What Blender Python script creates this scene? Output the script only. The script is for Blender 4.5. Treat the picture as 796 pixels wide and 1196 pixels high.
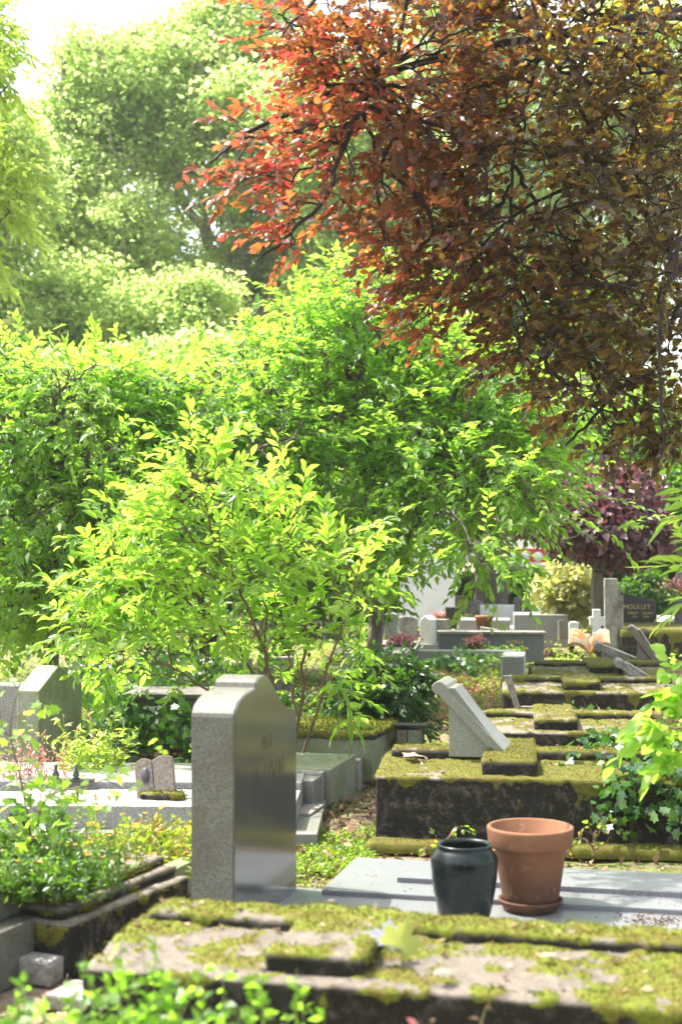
import bpy, bmesh, math, random
import numpy as np
from mathutils import Vector, Matrix

for o in list(bpy.data.objects): bpy.data.objects.remove(o)
scene = bpy.context.scene
COL = scene.collection
R = math.radians
PI = math.pi

# ---------------------------------------------------------------- camera
F = 1661.0; CX, CY = 398.0, 598.0; PITCH = R(1.62); EYE = 1.45
cam_d = bpy.data.cameras.new('camera'); cam = bpy.data.objects.new('camera', cam_d); COL.objects.link(cam)
cam.location = (0, 0, EYE); cam.rotation_euler = (R(90) + PITCH, 0, 0)
cam_d.sensor_fit = 'VERTICAL'; cam_d.sensor_height = 36.0; cam_d.lens = 36.0 * F / 1196.0
cam_d.clip_start = 0.05; cam_d.clip_end = 1000
cam_d.dof.use_dof = True; cam_d.dof.focus_distance = 9.0; cam_d.dof.aperture_fstop = 3.0
scene.camera = cam

# ---------------------------------------------------------------- world, sun, exposure
SUN_EL = 60.0; SUN_AZ = -68.0      # azimuth from +Y towards +X
w = bpy.data.worlds.new('World'); scene.world = w; w.use_nodes = True
nt = w.node_tree; nt.nodes.clear()
sky = nt.nodes.new('ShaderNodeTexSky'); sky.sky_type = 'NISHITA'; sky.sun_disc = False
sky.sun_elevation = R(SUN_EL); sky.sun_rotation = R(SUN_AZ % 360)
sky.air_density = 1.0; sky.dust_density = 4.0; sky.ozone_density = 1.0
bg = nt.nodes.new('ShaderNodeBackground'); bg.inputs[1].default_value = 0.15
wo = nt.nodes.new('ShaderNodeOutputWorld')
hs_ = nt.nodes.new('ShaderNodeHueSaturation'); hs_.inputs['Saturation'].default_value = 0.5   # thin high cloud
nt.links.new(sky.outputs[0], hs_.inputs['Color']); nt.links.new(hs_.outputs[0], bg.inputs[0]); nt.links.new(bg.outputs[0], wo.inputs[0])
sd = bpy.data.lights.new('sun', 'SUN'); sun = bpy.data.objects.new('sun', sd); COL.objects.link(sun)
sd.energy = 3.0; sd.angle = R(0.6); sd.color = (1.0, 0.95, 0.86)
az, el = R(SUN_AZ), R(SUN_EL)
sdir = Vector((math.sin(az) * math.cos(el), math.cos(az) * math.cos(el), math.sin(el)))
sun.rotation_euler = sdir.to_track_quat('Z', 'Y').to_euler(); sun.location = (-8, 10, 20)
HAZE = 0.0006
scene.view_settings.view_transform = 'Standard'; scene.view_settings.look = 'None'
scene.view_settings.exposure = 2.05; scene.view_settings.gamma = 1.0
scene.cycles.max_bounces = 12; scene.cycles.diffuse_bounces = 9; scene.cycles.glossy_bounces = 3
scene.cycles.transmission_bounces = 5; scene.cycles.transparent_max_bounces = 8; scene.cycles.volume_bounces = 0
scene.cycles.sample_clamp_indirect = 8.0
scene.cycles.use_denoising = True

# ---------------------------------------------------------------- pixel helpers (a pixel of the photo and a real depth give a real point)
def ray(px, py):
    u = (px - CX) / F; v = -(py - CY) / F
    c, s = math.cos(PITCH), math.sin(PITCH)
    return Vector((u, c - v * s, s + v * c))
def pt(px, py, D):
    r = ray(px, py); return Vector((0, 0, EYE)) + r * (D / r.y)
def G(px, py, z=0.0):
    r = ray(px, py); t = (z - EYE) / r.z
    return Vector((0, 0, EYE)) + r * t
def MPP(D): return D / F      # metres in one photo pixel at depth D

# ---------------------------------------------------------------- noise in numpy
def _hash(ix, iy, iz, seed):
    h = (ix.astype(np.int64) * 374761393 + iy.astype(np.int64) * 668265263 + iz.astype(np.int64) * 2147483647 + seed * 1274126177) & 0xffffffff
    h = ((h ^ (h >> 13)) * 1274126177) & 0xffffffff
    h = h ^ (h >> 16)
    return (h & 0xffff) / 65535.0
def vnoise(P, seed=0):
    P = np.asarray(P, float); i = np.floor(P); f = P - i; i = i.astype(np.int64)
    f = f * f * (3 - 2 * f); out = 0
    for dx in (0, 1):
        for dy in (0, 1):
            for dz in (0, 1):
                wgt = (f[:, 0] if dx else 1 - f[:, 0]) * (f[:, 1] if dy else 1 - f[:, 1]) * (f[:, 2] if dz else 1 - f[:, 2])
                out = out + wgt * _hash(i[:, 0] + dx, i[:, 1] + dy, i[:, 2] + dz, seed)
    return out
def fbm(P, freq=1.0, oct=4, seed=0):
    P = np.asarray(P, float); a = 0.5; s = 0; t = 0
    for k in range(oct):
        s = s + a * vnoise(P * freq + 17.3 * k, seed + k); t += a; a *= 0.5; freq *= 2.03
    return s / t
def sstep(a, b, x): 
    t = np.clip((x - a) / (b - a), 0, 1); return t * t * (3 - 2 * t)

# ---------------------------------------------------------------- materials
def mat(name):
    m = bpy.data.materials.new(name); m.use_nodes = True; n = m.node_tree; n.nodes.clear()
    out = n.nodes.new('ShaderNodeOutputMaterial'); return m, n, out
def N(n, t, **kw):
    x = n.nodes.new(t)
    for k, v in kw.items(): setattr(x, k, v)
    return x
def ramp(n, src, stops, interp='LINEAR'):
    r = N(n, 'ShaderNodeValToRGB'); r.color_ramp.interpolation = interp
    el = r.color_ramp.elements
    while len(el) < len(stops): el.new(0.5)
    for e, (p, c) in zip(el, stops):
        e.position = p; e.color = tuple(c) + ((1,) if len(c) == 3 else ())
    if src is not None: n.links.new(src, r.inputs[0])
    return r.outputs[0]
def noise(n, scale, detail=5, rough=0.55, vec=None, dist=0.0):
    t = N(n, 'ShaderNodeTexNoise'); t.inputs['Scale'].default_value = scale; t.inputs['Detail'].default_value = detail
    t.inputs['Roughness'].default_value = rough; t.inputs['Distortion'].default_value = dist
    if vec is not None: n.links.new(vec, t.inputs['Vector'])
    return t.outputs[0]
def mixc(n, fac, a, b, mode='MIX'):
    m = N(n, 'ShaderNodeMix', data_type='RGBA', blend_type=mode)
    for sock, v in ((m.inputs[0], fac), (m.inputs[6], a), (m.inputs[7], b)):
        if isinstance(v, (int, float)): sock.default_value = v
        elif isinstance(v, tuple): sock.default_value = v + (1,) if len(v) == 3 else v
        else: n.links.new(v, sock)
    return m.outputs[2]
def bump(n, h, strength=0.4, dist=0.01):
    b = N(n, 'ShaderNodeBump'); b.inputs['Strength'].default_value = strength; b.inputs['Distance'].default_value = dist
    n.links.new(h, b.inputs['Height']); return b.outputs[0]
def coords(n): return N(n, 'ShaderNodeTexCoord').outputs['Object']
def principled(n, out, col, rough=0.6, nrm=None, spec=0.5, metal=0.0):
    p = N(n, 'ShaderNodeBsdfPrincipled')
    if isinstance(col, tuple): p.inputs['Base Color'].default_value = col + (1,)
    else: n.links.new(col, p.inputs['Base Color'])
    if isinstance(rough, (int, float)): p.inputs['Roughness'].default_value = rough
    else: n.links.new(rough, p.inputs['Roughness'])
    p.inputs['Specular IOR Level'].default_value = spec; p.inputs['Metallic'].default_value = metal
    if nrm is not None: n.links.new(nrm, p.inputs['Normal'])
    n.links.new(p.outputs[0], out.inputs[0]); return p

def leaf_mat(name, refl, trans, mix=0.5, rough=0.42, spec=0.5):
    """refl / trans: ramps over the per-leaf random number"""
    m, n, out = mat(name)
    a = N(n, 'ShaderNodeAttribute', attribute_name='rnd').outputs['Fac']
    p = N(n, 'ShaderNodeBsdfPrincipled'); n.links.new(ramp(n, a, refl), p.inputs['Base Color'])
    p.inputs['Roughness'].default_value = rough; p.inputs['Specular IOR Level'].default_value = spec
    t = N(n, 'ShaderNodeBsdfTranslucent'); n.links.new(ramp(n, a, trans), t.inputs[0])
    mx = N(n, 'ShaderNodeMixShader'); mx.inputs[0].default_value = mix
    n.links.new(p.outputs[0], mx.inputs[1]); n.links.new(t.outputs[0], mx.inputs[2]); n.links.new(mx.outputs[0], out.inputs[0])
    return m
def bark_mat(name, c1, c2, scale=20):
    m, n, out = mat(name); c = coords(n)
    mp = N(n, 'ShaderNodeMapping'); mp.inputs['Scale'].default_value = (1, 1, 0.25); n.links.new(c, mp.inputs[0])
    f = noise(n, scale, 6, 0.65, mp.outputs[0])
    principled(n, out, ramp(n, f, [(0.3, c1), (0.7, c2)]), 0.9, bump(n, f, 0.8, 0.02)); return m

def granite_mat(name, base, dark, light, rough=0.3, scale=140, stain=None, stain_amt=0.5, spec=0.5):
    m, n, out = mat(name); c = coords(n)
    v = N(n, 'ShaderNodeTexVoronoi'); v.inputs['Scale'].default_value = scale; n.links.new(c, v.inputs['Vector'])
    sp = noise(n, scale * 1.3, 3, 0.6, c)
    col = ramp(n, sp, [(0.36, dark), (0.5, base), (0.66, light)])
    vv = N(n, 'ShaderNodeRGBToBW'); n.links.new(v.outputs['Color'], vv.inputs[0])
    col = mixc(n, 0.4, col, ramp(n, vv.outputs[0], [(0.2, dark), (0.8, light)]))
    big = noise(n, 3.0, 5, 0.6, c)
    col = mixc(n, ramp(n, big, [(0.35, (0, 0, 0)), (0.75, (0.5, 0.5, 0.5))]), col, tuple(x * 0.65 for x in base))
    if stain:
        s = noise(n, 5.5, 6, 0.65, c, 0.4)
        col = mixc(n, ramp(n, s, [(0.45, (0, 0, 0)), (0.62, (stain_amt,) * 3)]), col, stain)
    rr = ramp(n, big, [(0.3, (rough * 0.8,) * 3), (0.8, (min(1, rough * 1.5),) * 3)])
    principled(n, out, col, rr, bump(n, sp, 0.08, 0.002), spec); return m

def stone_mat(name, light, mid, dark, moss_cols, algae_shade=0.75):
    """weathered stone; the vertex attribute 'moss' says where moss grows, 'side' the black algal crust of the upright faces plus shade put into the colour"""
    m, n, out = mat(name); c = coords(n)
    a = N(n, 'ShaderNodeAttribute', attribute_name='moss').outputs['Fac']
    s = N(n, 'ShaderNodeAttribute', attribute_name='side').outputs['Fac']
    f = noise(n, 18, 8, 0.75, c, 0.2); g = noise(n, 75, 5, 0.75, c)
    col = ramp(n, f, [(0.3, mid), (0.55, light), (0.75, tuple(min(1, x * 1.25) for x in light))])
    col = mixc(n, ramp(n, g, [(0.38, (0.65,) * 3), (0.55, (0, 0, 0))]), col, mid)
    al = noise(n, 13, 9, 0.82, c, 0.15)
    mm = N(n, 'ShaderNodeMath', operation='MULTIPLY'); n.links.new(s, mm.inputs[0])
    n.links.new(ramp(n, al, [(0.5, (algae_shade,) * 3), (0.64, (0.45, 0.45, 0.45))]), mm.inputs[1])
    col = mixc(n, mm.outputs[0], col, dark)  # upright faces: algal black, deepened to paint in the shade they stand in
    h = noise(n, 55, 6, 0.8, c); h2 = noise(n, 11, 6, 0.75, c)
    mcol = mixc(n, ramp(n, h, [(0.35, (0, 0, 0)), (0.65, (1, 1, 1))]), moss_cols[0], moss_cols[1])
    mcol = mixc(n, ramp(n, h2, [(0.45, (0, 0, 0)), (0.62, (1, 1, 1))]), mcol, moss_cols[2])
    sharp = N(n, 'ShaderNodeMath', operation='ADD'); n.links.new(a, sharp.inputs[0])
    q = N(n, 'ShaderNodeMath', operation='MULTIPLY_ADD'); n.links.new(g, q.inputs[0]); q.inputs[1].default_value = 0.7; q.inputs[2].default_value = -0.35
    n.links.new(q.outputs[0], sharp.inputs[1])
    mk = ramp(n, sharp.outputs[0], [(0.4, (0, 0, 0)), (0.58, (1, 1, 1))])
    col = mixc(n, mk, col, mcol)
    principled(n, out, col, 0.92, bump(n, mixc(n, mk, g, h), 0.9, 0.006), 0.25); return m

def simple_mat(name, c1, c2, rough=0.6, scale=8, bumpy=0.2, spec=0.5, detail=5):
    m, n, out = mat(name); c = coords(n); f = noise(n, scale, detail, 0.65, c)
    principled(n, out, ramp(n, f, [(0.3, c1), (0.7, c2)]), rough, bump(n, f, bumpy, 0.004), spec); return m

M = {}
M['granite'] = granite_mat('grey_granite', (0.20, 0.20, 0.17), (0.06, 0.065, 0.055), (0.36, 0.36, 0.32), 0.32)
M['granite_polished'] = granite_mat('polished_granite', (0.075, 0.08, 0.06), (0.04, 0.04, 0.032), (0.12, 0.12, 0.095), 0.09, 260, None, 0.5, 0.55)
M['granite_light'] = granite_mat('pale_granite', (0.27, 0.27, 0.25), (0.11, 0.11, 0.1), (0.42, 0.42, 0.39), 0.45)
M['granite_brown'] = granite_mat('weathered_granite', (0.12, 0.122, 0.095), (0.035, 0.036, 0.026), (0.23, 0.23, 0.185), 0.35, 150, (0.08, 0.065, 0.04), 0.45)
M['granite_green'] = granite_mat('mossy_granite', (0.21, 0.22, 0.15), (0.1, 0.11, 0.06), (0.3, 0.31, 0.24), 0.6, 100, (0.12, 0.15, 0.04), 0.7)
M['slate'] = granite_mat('blue_grey_slate', (0.18, 0.187, 0.19), (0.12, 0.125, 0.13), (0.24, 0.248, 0.25), 0.3, 200)
M['slate_dark'] = granite_mat('dark_slate', (0.05, 0.055, 0.06), (0.03, 0.03, 0.035), (0.08, 0.085, 0.09), 0.35, 200)
M['black_granite'] = granite_mat('black_granite', (0.022, 0.022, 0.024), (0.012, 0.012, 0.012), (0.05, 0.05, 0.05), 0.2, 200)
M['white_stone'] = granite_mat('white_stone', (0.62, 0.62, 0.6), (0.48, 0.48, 0.47), (0.75, 0.75, 0.72), 0.7, 60)
M['concrete'] = granite_mat('old_concrete', (0.27, 0.255, 0.22), (0.15, 0.14, 0.11), (0.38, 0.36, 0.32), 0.85, 50, (0.08, 0.075, 0.05), 0.8)
M['brown_stone'] = granite_mat('brown_sandstone', (0.2, 0.165, 0.125), (0.1, 0.085, 0.065), (0.28, 0.24, 0.19), 0.85, 70)
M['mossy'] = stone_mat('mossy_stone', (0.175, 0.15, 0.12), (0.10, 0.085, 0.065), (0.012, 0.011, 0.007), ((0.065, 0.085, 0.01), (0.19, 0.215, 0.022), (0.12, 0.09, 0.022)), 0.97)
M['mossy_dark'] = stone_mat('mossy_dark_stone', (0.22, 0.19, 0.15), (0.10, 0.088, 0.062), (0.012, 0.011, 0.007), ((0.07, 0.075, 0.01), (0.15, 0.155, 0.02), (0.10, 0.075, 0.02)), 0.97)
M['terracotta'] = None
M['gold'] = simple_mat('gold_paint', (0.55, 0.36, 0.12), (0.7, 0.48, 0.2), 0.45)
M['gold_dull'] = simple_mat('worn_gold_paint', (0.075, 0.065, 0.045), (0.11, 0.08, 0.045), 0.3, 40)
M['bark'] = bark_mat('grey_bark', (0.06, 0.05, 0.035), (0.2, 0.17, 0.13))
M['bark_pale'] = bark_mat('pale_bark', (0.16, 0.14, 0.1), (0.38, 0.35, 0.27), 6)
M['twig_dark'] = bark_mat('dark_twig', (0.018, 0.013, 0.01), (0.05, 0.035, 0.028), 60)
M['twig_brown'] = bark_mat('brown_twig', (0.1, 0.055, 0.03), (0.2, 0.13, 0.07), 60)
M['twig_green'] = bark_mat('green_twig', (0.12, 0.15, 0.04), (0.22, 0.24, 0.08), 60)
M['soil'] = simple_mat('potting_soil', (0.03, 0.02, 0.014), (0.09, 0.06, 0.04), 0.95, 60, 1.0)

g1 = (0.045, 0.10, 0.012); g2 = (0.075, 0.15, 0.016); g3 = (0.12, 0.19, 0.02)
M['leaf_mid'] = leaf_mat('leaf_fresh_green', [(0, (0.05, 0.12, 0.015)), (0.5, (0.095, 0.19, 0.02)), (1, (0.15, 0.25, 0.03))],
                         [(0, (0.25, 0.55, 0.04)), (0.5, (0.42, 0.74, 0.06)), (1, (0.62, 0.86, 0.1))], 0.6)
M['leaf_front'] = leaf_mat('leaf_yellow_green', [(0, (0.05, 0.12, 0.012)), (0.5, (0.10, 0.19, 0.018)), (1, (0.15, 0.24, 0.03))],
                         [(0, (0.25, 0.54, 0.03)), (0.5, (0.44, 0.74, 0.06)), (1, (0.64, 0.86, 0.12))], 0.6)
M['leaf_far'] = leaf_mat('leaf_plane_tree', [(0, (0.13, 0.2, 0.05)), (0.5, (0.21, 0.3, 0.075)), (1, (0.32, 0.4, 0.13))],
                         [(0, (0.5, 0.72, 0.17)), (0.5, (0.72, 0.9, 0.28)), (1, (0.88, 0.97, 0.45))], 0.64, 0.6, 0.25)
M['leaf_lime'] = leaf_mat('leaf_lime', [(0, (0.11, 0.19, 0.02)), (1, (0.22, 0.28, 0.04))],
                         [(0, (0.46, 0.68, 0.08)), (1, (0.7, 0.85, 0.16))], 0.6)
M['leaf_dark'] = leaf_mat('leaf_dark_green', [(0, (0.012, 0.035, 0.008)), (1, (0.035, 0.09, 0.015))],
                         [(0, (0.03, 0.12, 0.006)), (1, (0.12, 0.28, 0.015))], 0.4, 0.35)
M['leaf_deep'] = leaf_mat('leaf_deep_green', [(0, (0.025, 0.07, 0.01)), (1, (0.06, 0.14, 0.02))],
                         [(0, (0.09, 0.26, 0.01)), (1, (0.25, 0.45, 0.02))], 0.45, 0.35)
M['leaf_ivy'] = leaf_mat('leaf_ivy', [(0, (0.02, 0.065, 0.012)), (0.7, (0.045, 0.12, 0.02)), (1, (0.1, 0.19, 0.03))],
                         [(0, (0.05, 0.2, 0.01)), (1, (0.2, 0.42, 0.02))], 0.3, 0.28, 0.7)
M['leaf_beech'] = leaf_mat('leaf_copper_beech',
        [(0, (0.03, 0.022, 0.02)), (0.3, (0.05, 0.03, 0.018)), (0.55, (0.08, 0.045, 0.018)), (0.8, (0.13, 0.04, 0.02)), (1, (0.2, 0.025, 0.025))],
        [(0, (0.12, 0.045, 0.018)), (0.25, (0.32, 0.15, 0.022)), (0.5, (0.48, 0.16, 0.04)), (0.75, (0.58, 0.09, 0.055)), (1, (0.66, 0.035, 0.055))], 0.5, 0.3, 0.6)
M['leaf_beech_olive'] = leaf_mat('leaf_copper_beech_bronze',
        [(0, (0.035, 0.025, 0.02)), (0.5, (0.07, 0.05, 0.016)), (1, (0.14, 0.10, 0.02))],
        [(0, (0.10, 0.04, 0.018)), (0.3, (0.24, 0.13, 0.02)), (0.6, (0.36, 0.28, 0.025)), (0.85, (0.6, 0.46, 0.04)), (1, (0.6, 0.16, 0.06))], 0.48, 0.28, 0.7)
M['leaf_plum'] = leaf_mat('leaf_plum_purple', [(0, (0.07, 0.03, 0.04)), (0.6, (0.17, 0.09, 0.10)), (1, (0.32, 0.2, 0.2))],
                         [(0, (0.10, 0.02, 0.02)), (0.8, (0.25, 0.06, 0.06)), (1, (0.5, 0.06, 0.05))], 0.3, 0.4)
M['leaf_cream'] = leaf_mat('leaf_cream_yellow', [(0, (0.16, 0.2, 0.04)), (1, (0.5, 0.47, 0.2))],
                         [(0, (0.55, 0.6, 0.1)), (1, (0.8, 0.75, 0.3))], 0.45)
M['leaf_weed'] = leaf_mat('leaf_weed', [(0, (0.05, 0.11, 0.015)), (0.6, (0.11, 0.19, 0.02)), (0.85, (0.2, 0.2, 0.03)), (1, (0.3, 0.12, 0.06))],
                         [(0, (0.2, 0.4, 0.02)), (0.7, (0.45, 0.6, 0.04)), (1, (0.6, 0.3, 0.1))], 0.5)
M['leaf_litter'] = leaf_mat('leaf_litter', [(0, (0.08, 0.045, 0.025)), (0.4, (0.17, 0.10, 0.055)), (0.8, (0.33, 0.22, 0.13)), (1, (0.45, 0.3, 0.2))],
                         [(0, (0.08, 0.045, 0.02)), (1, (0.3, 0.18, 0.08))], 0.15, 0.8, 0.2)
M['moss_blade'] = leaf_mat('moss_tips', [(0, (0.05, 0.065, 0.01)), (0.6, (0.16, 0.185, 0.02)), (1, (0.17, 0.14, 0.03))],
                         [(0, (0.1, 0.12, 0.01)), (1, (0.3, 0.28, 0.03))], 0.3, 0.8, 0.2)
M['petal_red'] = leaf_mat('petal_red', [(0, (0.5, 0.03, 0.06)), (0.5, (0.6, 0.15, 0.2)), (1, (0.8, 0.55, 0.55))],
                         [(0, (0.5, 0.05, 0.1)), (1, (0.8, 0.5, 0.5))], 0.3)
M['petal_orange'] = leaf_mat('petal_orange', [(0, (0.75, 0.16, 0.01)), (1, (0.85, 0.45, 0.02))],
                         [(0, (0.7, 0.2, 0.01)), (1, (0.8, 0.4, 0.02))], 0.3)
M['petal_pink'] = leaf_mat('petal_pink', [(0, (0.4, 0.12, 0.12)), (1, (0.65, 0.35, 0.3))],
                         [(0, (0.5, 0.12, 0.1)), (1, (0.7, 0.4, 0.3))], 0.4)

# ---------------------------------------------------------------- object helpers
def tag(o, label=None, cat=None, group=None, kind=None):
    if label: o['label'] = label
    if cat: o['category'] = cat
    if group: o['group'] = group
    if kind: o['kind'] = kind
    return o
def thing(name, loc, label, cat, group=None, rz=0.0):
    o = bpy.data.objects.new(name, None); COL.objects.link(o); o.location = loc; o.rotation_euler = (0, 0, rz)
    o.empty_display_size = 0.1
    return tag(o, label, cat, group)
def mesh_np(name, V, faces=None, tris=None, quads=None, m=None, parent=None, attrs=None, smooth=False, world=True):
    """V in world coordinates (world=True) or the parent's"""
    me = bpy.data.meshes.new(name); V = np.asarray(V, np.float32)
    if faces is not None: me.from_pydata([tuple(map(float, v)) for v in V], [], faces)
    else:
        parts = []; starts = []; tot = 0; ls = []
        for arr, k in ((tris, 3), (quads, 4)):
            if arr is not None and len(arr):
                arr = np.asarray(arr, np.int32); parts.append(arr.reshape(-1))
                starts.append(tot + np.arange(len(arr)) * k); ls.append(np.full(len(arr), k)); tot += len(arr) * k
        loops = np.concatenate(parts).astype(np.int32)
        me.vertices.add(len(V)); me.vertices.foreach_set('co', V.reshape(-1))
        me.loops.add(len(loops)); me.loops.foreach_set('vertex_index', loops)
        st = np.concatenate(starts).astype(np.int32)
        me.polygons.add(len(st)); me.polygons.foreach_set('loop_start', st)
        me.update(calc_edges=True)
    if attrs:
        for k, a in attrs.items():
            at = me.attributes.new(k, 'FLOAT', 'POINT'); at.data.foreach_set('value', np.asarray(a, np.float32))
    if smooth: me.polygons.foreach_set('use_smooth', np.ones(len(me.polygons), bool))
    if m is not None: me.materials.append(m)
    o = bpy.data.objects.new(name, me); COL.objects.link(o)
    if parent is not None:
        o.parent = parent
        if world: 
            bpy_mat = Matrix.Translation(parent.location) @ parent.rotation_euler.to_matrix().to_4x4()
            if parent.parent is not None:
                pp = parent.parent
                bpy_mat = (Matrix.Translation(pp.location) @ pp.rotation_euler.to_matrix().to_4x4()) @ bpy_mat
            me.transform(bpy_mat.inverted())
    return o
def top_origin(o, loc):
    """move a top-level mesh's origin to its base"""
    o.data.transform(Matrix.Translation(-Vector(loc))); o.location = loc; return o

# --- leaf templates: (t along, s across, h up), faces
TK = (np.array([(0, 0, 0), (0.45, -0.5, 0.12), (1, 0, -0.12), (0.45, 0.5, 0.12), (0.45, 0, 0)]),
      [(0, 4, 1), (0, 3, 4), (4, 2, 1), (4, 3, 2)])                                               # kite, 4 tris
_mp = [(0, 0), (-0.02, -0.2), (-0.16, -0.36), (0.06, -0.34), (0.14, -0.58), (0.3, -0.44), (0.5, -0.62), (0.5, -0.42), (0.62, -0.4), (0.52, -0.2), (0.72, -0.22), (0.74, -0.1), (1.0, 0)]
_mp = _mp + [(a, -b) for a, b in _mp[-2:0:-1]]
TM = (np.array([(0.3, 0, 0.0)] + [(a, b, 0.22 * abs(b) - 0.1 * a * a) for a, b in _mp]), [(0, 1 + (i + 1) % len(_mp), 1 + i) for i in range(len(_mp))])
TK2 = (np.array([(0, 0, 0), (0.45, -0.5, 0.1), (1, 0, -0.1), (0.45, 0.5, 0.1)]), [(0, 2, 1), (0, 3, 2)])
TO = (np.array([(0, 0, 0), (0.22, -0.36, 0.07), (0.22, 0, 0.02), (0.22, 0.36, 0.07), (0.5, -0.5, 0.09), (0.5, 0, 0.0), (0.5, 0.5, 0.09),
                (0.8, -0.3, 0.0), (0.8, 0, -0.06), (0.8, 0.3, 0.0), (1, 0, -0.14)]),
      [(0, 2, 1), (0, 3, 2), (1, 2, 5), (1, 5, 4), (2, 3, 6), (2, 6, 5), (4, 5, 8), (4, 8, 7), (5, 6, 9), (5, 9, 8), (7, 8, 10), (8, 9, 10)])
_lob = [(0.0, 0.0), (0.12, -0.22), (0.1, -0.55), (0.38, -0.42), (0.62, -0.55), (0.66, -0.2), (1.0, 0.0), (0.66, 0.2), (0.62, 0.55), (0.38, 0.42), (0.1, 0.55), (0.12, 0.22)]
TL = (np.array([(0.35, 0, 0.0)] + [(a, b, 0.1 * abs(b) - 0.08 * a * a) for a, b in _lob]), [(0, 1 + (i + 1) % 12, 1 + i) for i in range(12)])

def leafset(name, m, B, D, U, L, W, tmpl=TK, parent=None, rnd=None, rng=None, world=True, droop=0.0):
    rng = rng or np.random.default_rng(1)
    B = np.asarray(B, float); D = np.asarray(D, float); U = np.asarray(U, float); n = len(B)
    D = D / (np.linalg.norm(D, axis=1, keepdims=True) + 1e-9)
    S = np.cross(D, U); S /= (np.linalg.norm(S, axis=1, keepdims=True) + 1e-9)
    U = np.cross(S, D)
    T, Fc = tmpl; k = len(T)
    L = np.broadcast_to(L, (n,)); W = np.broadcast_to(W, (n,))
    curl = rng.uniform(-0.1, 1.6, n)
    V = (B[:, None] + D[:, None] * (T[None, :, 0:1] * L[:, None, None]) + S[:, None] * (T[None, :, 1:2] * W[:, None, None])
         + U[:, None] * ((T[None, :, 2:3] * curl[:, None, None]) * L[:, None, None]))
    if droop: V[..., 2] -= droop * (T[None, :, 0] ** 2) * L[:, None]
    fc = (np.array(Fc)[None] + (np.arange(n) * k)[:, None, None]).reshape(-1, 3)
    if rnd is None: rnd = rng.random(n)
    return mesh_np(name, V.reshape(-1, 3), tris=fc, m=m, parent=parent, attrs={'rnd': np.repeat(np.clip(rnd, 0, 1), k)}, world=world)

def tubes(name, m, A, B, ra, rb, parent=None, k=5, smooth=True, kind=None):
    A = np.asarray(A, float); B = np.asarray(B, float); ra = np.asarray(ra, float); rb = np.asarray(rb, float)
    d = B - A; d /= (np.linalg.norm(d, axis=1, keepdims=True) + 1e-9)
    ref = np.where(np.abs(d[:, 2:3]) > 0.9, np.array([[1., 0, 0]]), np.array([[0, 0, 1.]]))
    s = np.cross(d, ref); s /= (np.linalg.norm(s, axis=1, keepdims=True) + 1e-9); u = np.cross(s, d)
    th = np.arange(k) * 2 * PI / k
    ring = s[:, None] * np.cos(th)[None, :, None] + u[:, None] * np.sin(th)[None, :, None]
    V = np.concatenate([A[:, None] + ring * ra[:, None, None], B[:, None] + ring * rb[:, None, None]], 1)
    n = len(A); i = np.arange(k); j = (i + 1) % k
    q = np.stack([i, j, j + k, i + k], 1)[None] + (np.arange(n) * 2 * k)[:, None, None]
    return mesh_np(name, V.reshape(-1, 3), quads=q.reshape(-1, 4), m=m, parent=parent, smooth=smooth)

def norm(a): return a / (np.linalg.norm(a, axis=-1, keepdims=True) + 1e-9)

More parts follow.
